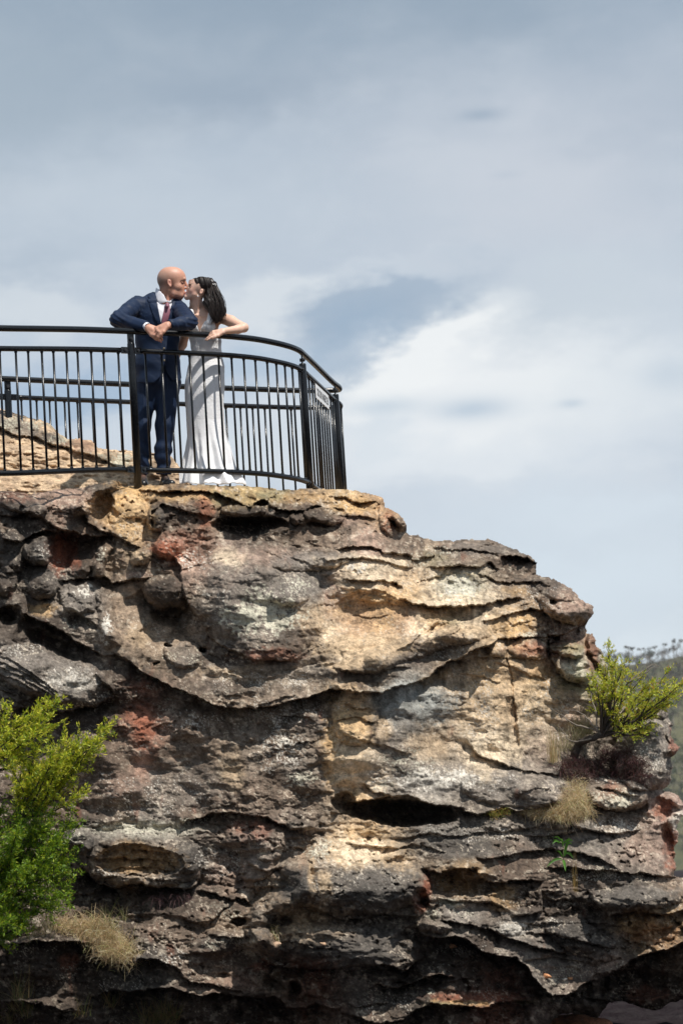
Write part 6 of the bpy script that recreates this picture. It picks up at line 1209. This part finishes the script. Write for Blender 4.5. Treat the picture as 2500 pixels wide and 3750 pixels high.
# loose stones
for k_, (px, py, r, col, lab) in enumerate([(2000, 3575, .030, (.50, .24, .12), 'orange flake of stone lying on the lower right ledge'), (2086, 3583, .018, (.52, .27, .14), 'small orange stone right of the orange flake on the ledge'), (2066, 3586, .014, (.6, .55, .48), 'pale pebble between the orange flakes on the ledge'), (1656, 3465, .026, (.50, .27, .15), 'orange stone chip in the dark recess below the red boulder end'), (1182, 3457, .022, (.40, .26, .17), 'small tan stone resting above the long grey boulder'), (1008, 3460, .034, (.42, .29, .20), 'pale brown stone under the tiny dry tuft')]):
    S2c = U(px, py, DZ(px, py, .02)); m = MB(); t = np.linspace(0, np.pi, 9); 
    V = []; F = []
    rr = np.random.default_rng(k_+50)
    for i, a in enumerate(t):
        for j in range(12):
            b = j/12*2*np.pi; q = np.array([math.sin(a)*math.cos(b)*1.2, math.sin(a)*math.sin(b)*.8, math.cos(a)*.62]); q *= 1+.22*math.sin(3*q[0]+k_*2+5*q[2])+.12*math.sin(7*q[1]+k_)
            V.append(S2c+q*r)
            if i < 8: F.append([i*12+j, i*12+(j+1) % 12, (i+1)*12+(j+1) % 12, (i+1)*12+j])
    o = mesh('stone', np.array(V), np.array(F), M_ROCK, None, True, np.array([col])); o.location = S2c; o.data.transform(Matrix.Translation(-Vector(S2c))); tag(o, lab, 'stone')
# ------------------------------------------------------------------ ground, far hill, forest
def ground_mat():
    m, nt, b = newmat('ground rock'); v = coords(nt); n = noise(nt, .6, 8, .65, v); n2 = noise(nt, 6, 6, .65, v)
    c = mixc(nt, mr(nt, n, .35, .65), (.016, .012, .014), (.04, .032, .035)); c = mixc(nt, mr(nt, n2, .4, .7, 0, .6), c, (.05, .045, .045))
    nt.links.new(c, b.inputs['Base Color']); b.inputs['Roughness'].default_value = 1; b.inputs['Specular IOR Level'].default_value = 0; bump(nt, b, n2, 1, .15); return m
gx = np.concatenate([-np.geomspace(6000, 8, 30), np.linspace(-6, 14, 60), np.geomspace(16, 6000, 30)]); gy = np.concatenate([[-400, -100, -20, 0, 8, 14], np.linspace(18, 44, 70), np.geomspace(48, 9000, 40)])
A, Bv = np.meshgrid(gx, gy); z = np.where((np.abs(A) < 40) & (Bv > 10) & (Bv < 60), .45*np.abs(fbm(A/1.6, Bv/2.4, 5, 4))+.2*fbm(A/6, Bv/6, 2, 6), 0)-.05*(Bv > 0)
idx = np.arange(A.size).reshape(A.shape); F = np.stack([idx[:-1, :-1], idx[:-1, 1:], idx[1:, 1:], idx[1:, :-1]], -1).reshape(-1, 4)
tag(mesh('ground', np.stack([A, Bv, z], -1).reshape(-1, 3), F, ground_mat()), 'grey rocky ground far below the overhang', kind='structure')
# hill
HD = 1500.0
rp = np.array([(600, 2560), (1300, 2500), (1900, 2440), (2100, 2418), (2208, 2410), (2280, 2408), (2350, 2402), (2400, 2396), (2450, 2384), (2500, 2372), (2600, 2352), (2800, 2330), (3400, 2300), (4600, 2330)], float)
RW = U(rp[:, 0], rp[:, 1], HD)
def hz(X, Y):
    r = np.interp(X, RW[:, 0], RW[:, 2], left=60, right=110); t = np.clip((Y-1180)/(HD-1180), 0, 1.0); back = np.clip((Y-HD)/500, 0, 1)
    return r*(t**.8)*(1-.25*back)-4+7*fbm(X/60, Y/60, 4, 21)*np.minimum(1, t*3)*(1-np.exp(-((Y-HD)/60)**2))
hxs = np.arange(-400, 900, 8.); hys = np.arange(1170, 2100, 8.); A, Bv = np.meshgrid(hxs, hys); idx = np.arange(A.size).reshape(A.shape)
F = np.stack([idx[:-1, :-1], idx[:-1, 1:], idx[1:, 1:], idx[1:, :-1]], -1).reshape(-1, 4)
mh, nt, b = newmat('hill scrub'); v = coords(nt); c = mixc(nt, mr(nt, noise(nt, .05, 6, .6, v), .35, .65), (.05, .055, .025), (.12, .11, .05)); nt.links.new(c, b.inputs['Base Color']); b.inputs['Roughness'].default_value = 1
tag(mesh('hill', np.stack([A, Bv, hz(A, Bv)], -1).reshape(-1, 3), F, mh), 'distant forested hill behind the right edge of the cliff', kind='structure')
rf = np.random.default_rng(77)
def tree_parts(c, h, cr, col, lf, tk, n=110, umb=False):
    z0 = c[2]; top = np.array([c[0]+rf.normal()*h*.06, c[1], z0+h*.8]); tk.tube([c, (c+top)/2+rf.normal(size=3)*.2, top], [h*.028, h*.02, h*.009], 5, (.26, .22, .18))
    nb = rf.integers(3, 6); cents = []
    for k in range(nb):
        a = rf.uniform(0, 6.28); q = top+np.array([math.cos(a)*cr*.6, math.sin(a)*cr*.6, rf.uniform(-.12, .22)*h*(.6 if umb else 1)]); s = c+(top-c)*rf.uniform(.5, .8); tk.tube([s, (s+q)/2, q], [h*.012, h*.008, h*.004], 4, (.24, .2, .17)); cents.append(q)
    cents = np.array(cents); k = rf.integers(0, nb, n); d = rf.normal(size=(n, 3)); d /= np.linalg.norm(d, axis=1)[:, None]
    P = cents[k]+d*rf.uniform(.3, 1, (n, 1))*cr*np.array([.55, .55, .26 if umb else .42])
    s = rf.uniform(.25, .6, n)*h/9; nr = rf.normal(size=(n, 3)); a = np.cross(nr, d); a /= np.linalg.norm(a, axis=1)[:, None]+1e-9; bb = np.cross(a, nr); bb /= np.linalg.norm(bb, axis=1)[:, None]+1e-9
    V = np.stack([P-a*s[:, None], P+bb*s[:, None]*.7, P+a*s[:, None], P-bb*s[:, None]*.7], 1).reshape(-1, 3); i = np.arange(n)[:, None]*4
    lf.add(V, i+np.array([[0, 1, 2, 3]]), np.repeat(np.clip(np.array(col)*rf.uniform(.6, 1.35, (n, 1)), 0, 1), 4, 0))
M_FAR = leaf_mat('far leaves', .8); mt, nt, b = newmat('far trunk'); nt.links.new(attr(nt), b.inputs['Base Color']); b.inputs['Roughness'].default_value = .9
lf, tk = MB(), MB()
for i in range(2600):
    Y = 1195+rf.uniform()*320; px = rf.uniform(1950, 2950) if i < 1400 else rf.uniform(2900, 4300); X = (px-1250)/FPX*Y+rf.normal()*1; z = float(hz(np.array(X), np.array(Y)))
    if z < -2: continue
    t = z/130; col = [(.040, .058, .020), (.062, .070, .024), (.078, .080, .03)][rf.integers(3)] if t < .72+.1*rf.normal() else [(.085, .070, .050), (.10, .08, .06), (.06, .065, .035)][rf.integers(3)]
    tree_parts(np.array([X, Y, z]), rf.uniform(5, 8), rf.uniform(2.6, 4.2), col, lf, tk, 70 if i < 1400 else 40)
fo = lf.build('forest', M_FAR); tag(fo, 'dense olive and brown eucalypt forest covering the far hill', 'forest', None, 'stuff')
ft = tk.build('forest_trunks', mt); tag(ft, 'pale trunks within the eucalypt forest on the far hill', 'forest', None, 'stuff')
LAB = ['umbrella crowned tree on the ridge nearest the cliff edge', 'low round tree next along the ridge from the cliff', 'tallest flat topped tree on the left of the ridge', 'thin see-through tree beside the tallest ridge tree', 'small crowned tree at the middle of the ridge line', 'wide crowned tree right of the middle of the ridge', 'leaning thin tree on the ridge above the shrub', 'round crowned tree on the rising ridge at right', 'tall bare stemmed tree near the right photo edge', 'dark dense tree at the right end of the ridge']
for i, (px, h, cr) in enumerate([(2245, 8, 2.6), (2268, 6, 2.2), (2300, 12, 3.6), (2318, 10, 2.2), (2345, 9.5, 3.0), (2372, 8, 3.2), (2400, 9, 2.2), (2430, 9, 3.0), (2462, 11, 2.8), (2490, 9, 3.4)]):
    yr = np.interp(px, rp[:, 0], rp[:, 1]); c = U(px, yr, HD+2); c[2] -= 1.0
    root = empty('ridge_tree', c, LAB[i], 'tree', 'eucalypts standing on the far ridge'); l, t = MB(), MB(); tree_parts(c, h*.68, cr*.8, (.060, .060, .036), l, t, 90, True); t.build('trunk', mt, root); l.build('crown', M_FAR, root)
# orange boulder under the overhang
P = U(2078, 3770, 23.5); Bo = []; F = []
for i, a in enumerate(np.linspace(0, np.pi, 15)):
    for j in range(24):
        b_ = j/24*2*np.pi; q = np.array([math.sin(a)*math.cos(b_)*.40, math.sin(a)*math.sin(b_)*.3, math.cos(a)*.13]); q *= 1+.25*float(fbm(np.array(q[0]*5+3), np.array(q[2]*6+q[1]*4), 3, 9)); Bo.append(P+q)
        if i < 14: F.append([i*24+j, i*24+(j+1) % 24, (i+1)*24+(j+1) % 24, (i+1)*24+j])
o = mesh('boulder', np.array(Bo), np.array(F), M_ROCK, None, True, np.array([(.42, .2, .12)])); o.location = P; o.data.transform(Matrix.Translation(-Vector(P))); tag(o, 'orange boulder on the ground seen under the overhang at the bottom edge', 'boulder')

# ---- air between the cliff and the far hill
V = np.array([[x, y, z] for x in (-6500, 6500) for y in (-450, 9500) for z in (-6., 175.)]); F = np.array([[0, 1, 3, 2], [4, 6, 7, 5], [0, 4, 5, 1], [2, 3, 7, 6], [0, 2, 6, 4], [1, 5, 7, 3]])
mz = bpy.data.materials.new('haze'); mz.use_nodes = True; nt = mz.node_tree; nt.nodes.remove(nt.nodes['Principled BSDF']); pv = nt.nodes.new('ShaderNodeVolumePrincipled'); pv.inputs['Color'].default_value = (.80, .87, .95, 1); pv.inputs['Density'].default_value = .00007; pv.inputs['Anisotropy'].default_value = 0
nt.links.new(pv.outputs[0], nt.nodes['Material Output'].inputs['Volume']); tag(mesh('haze', V, F, mz, None, False), 'thin haze over the valley', kind='stuff')
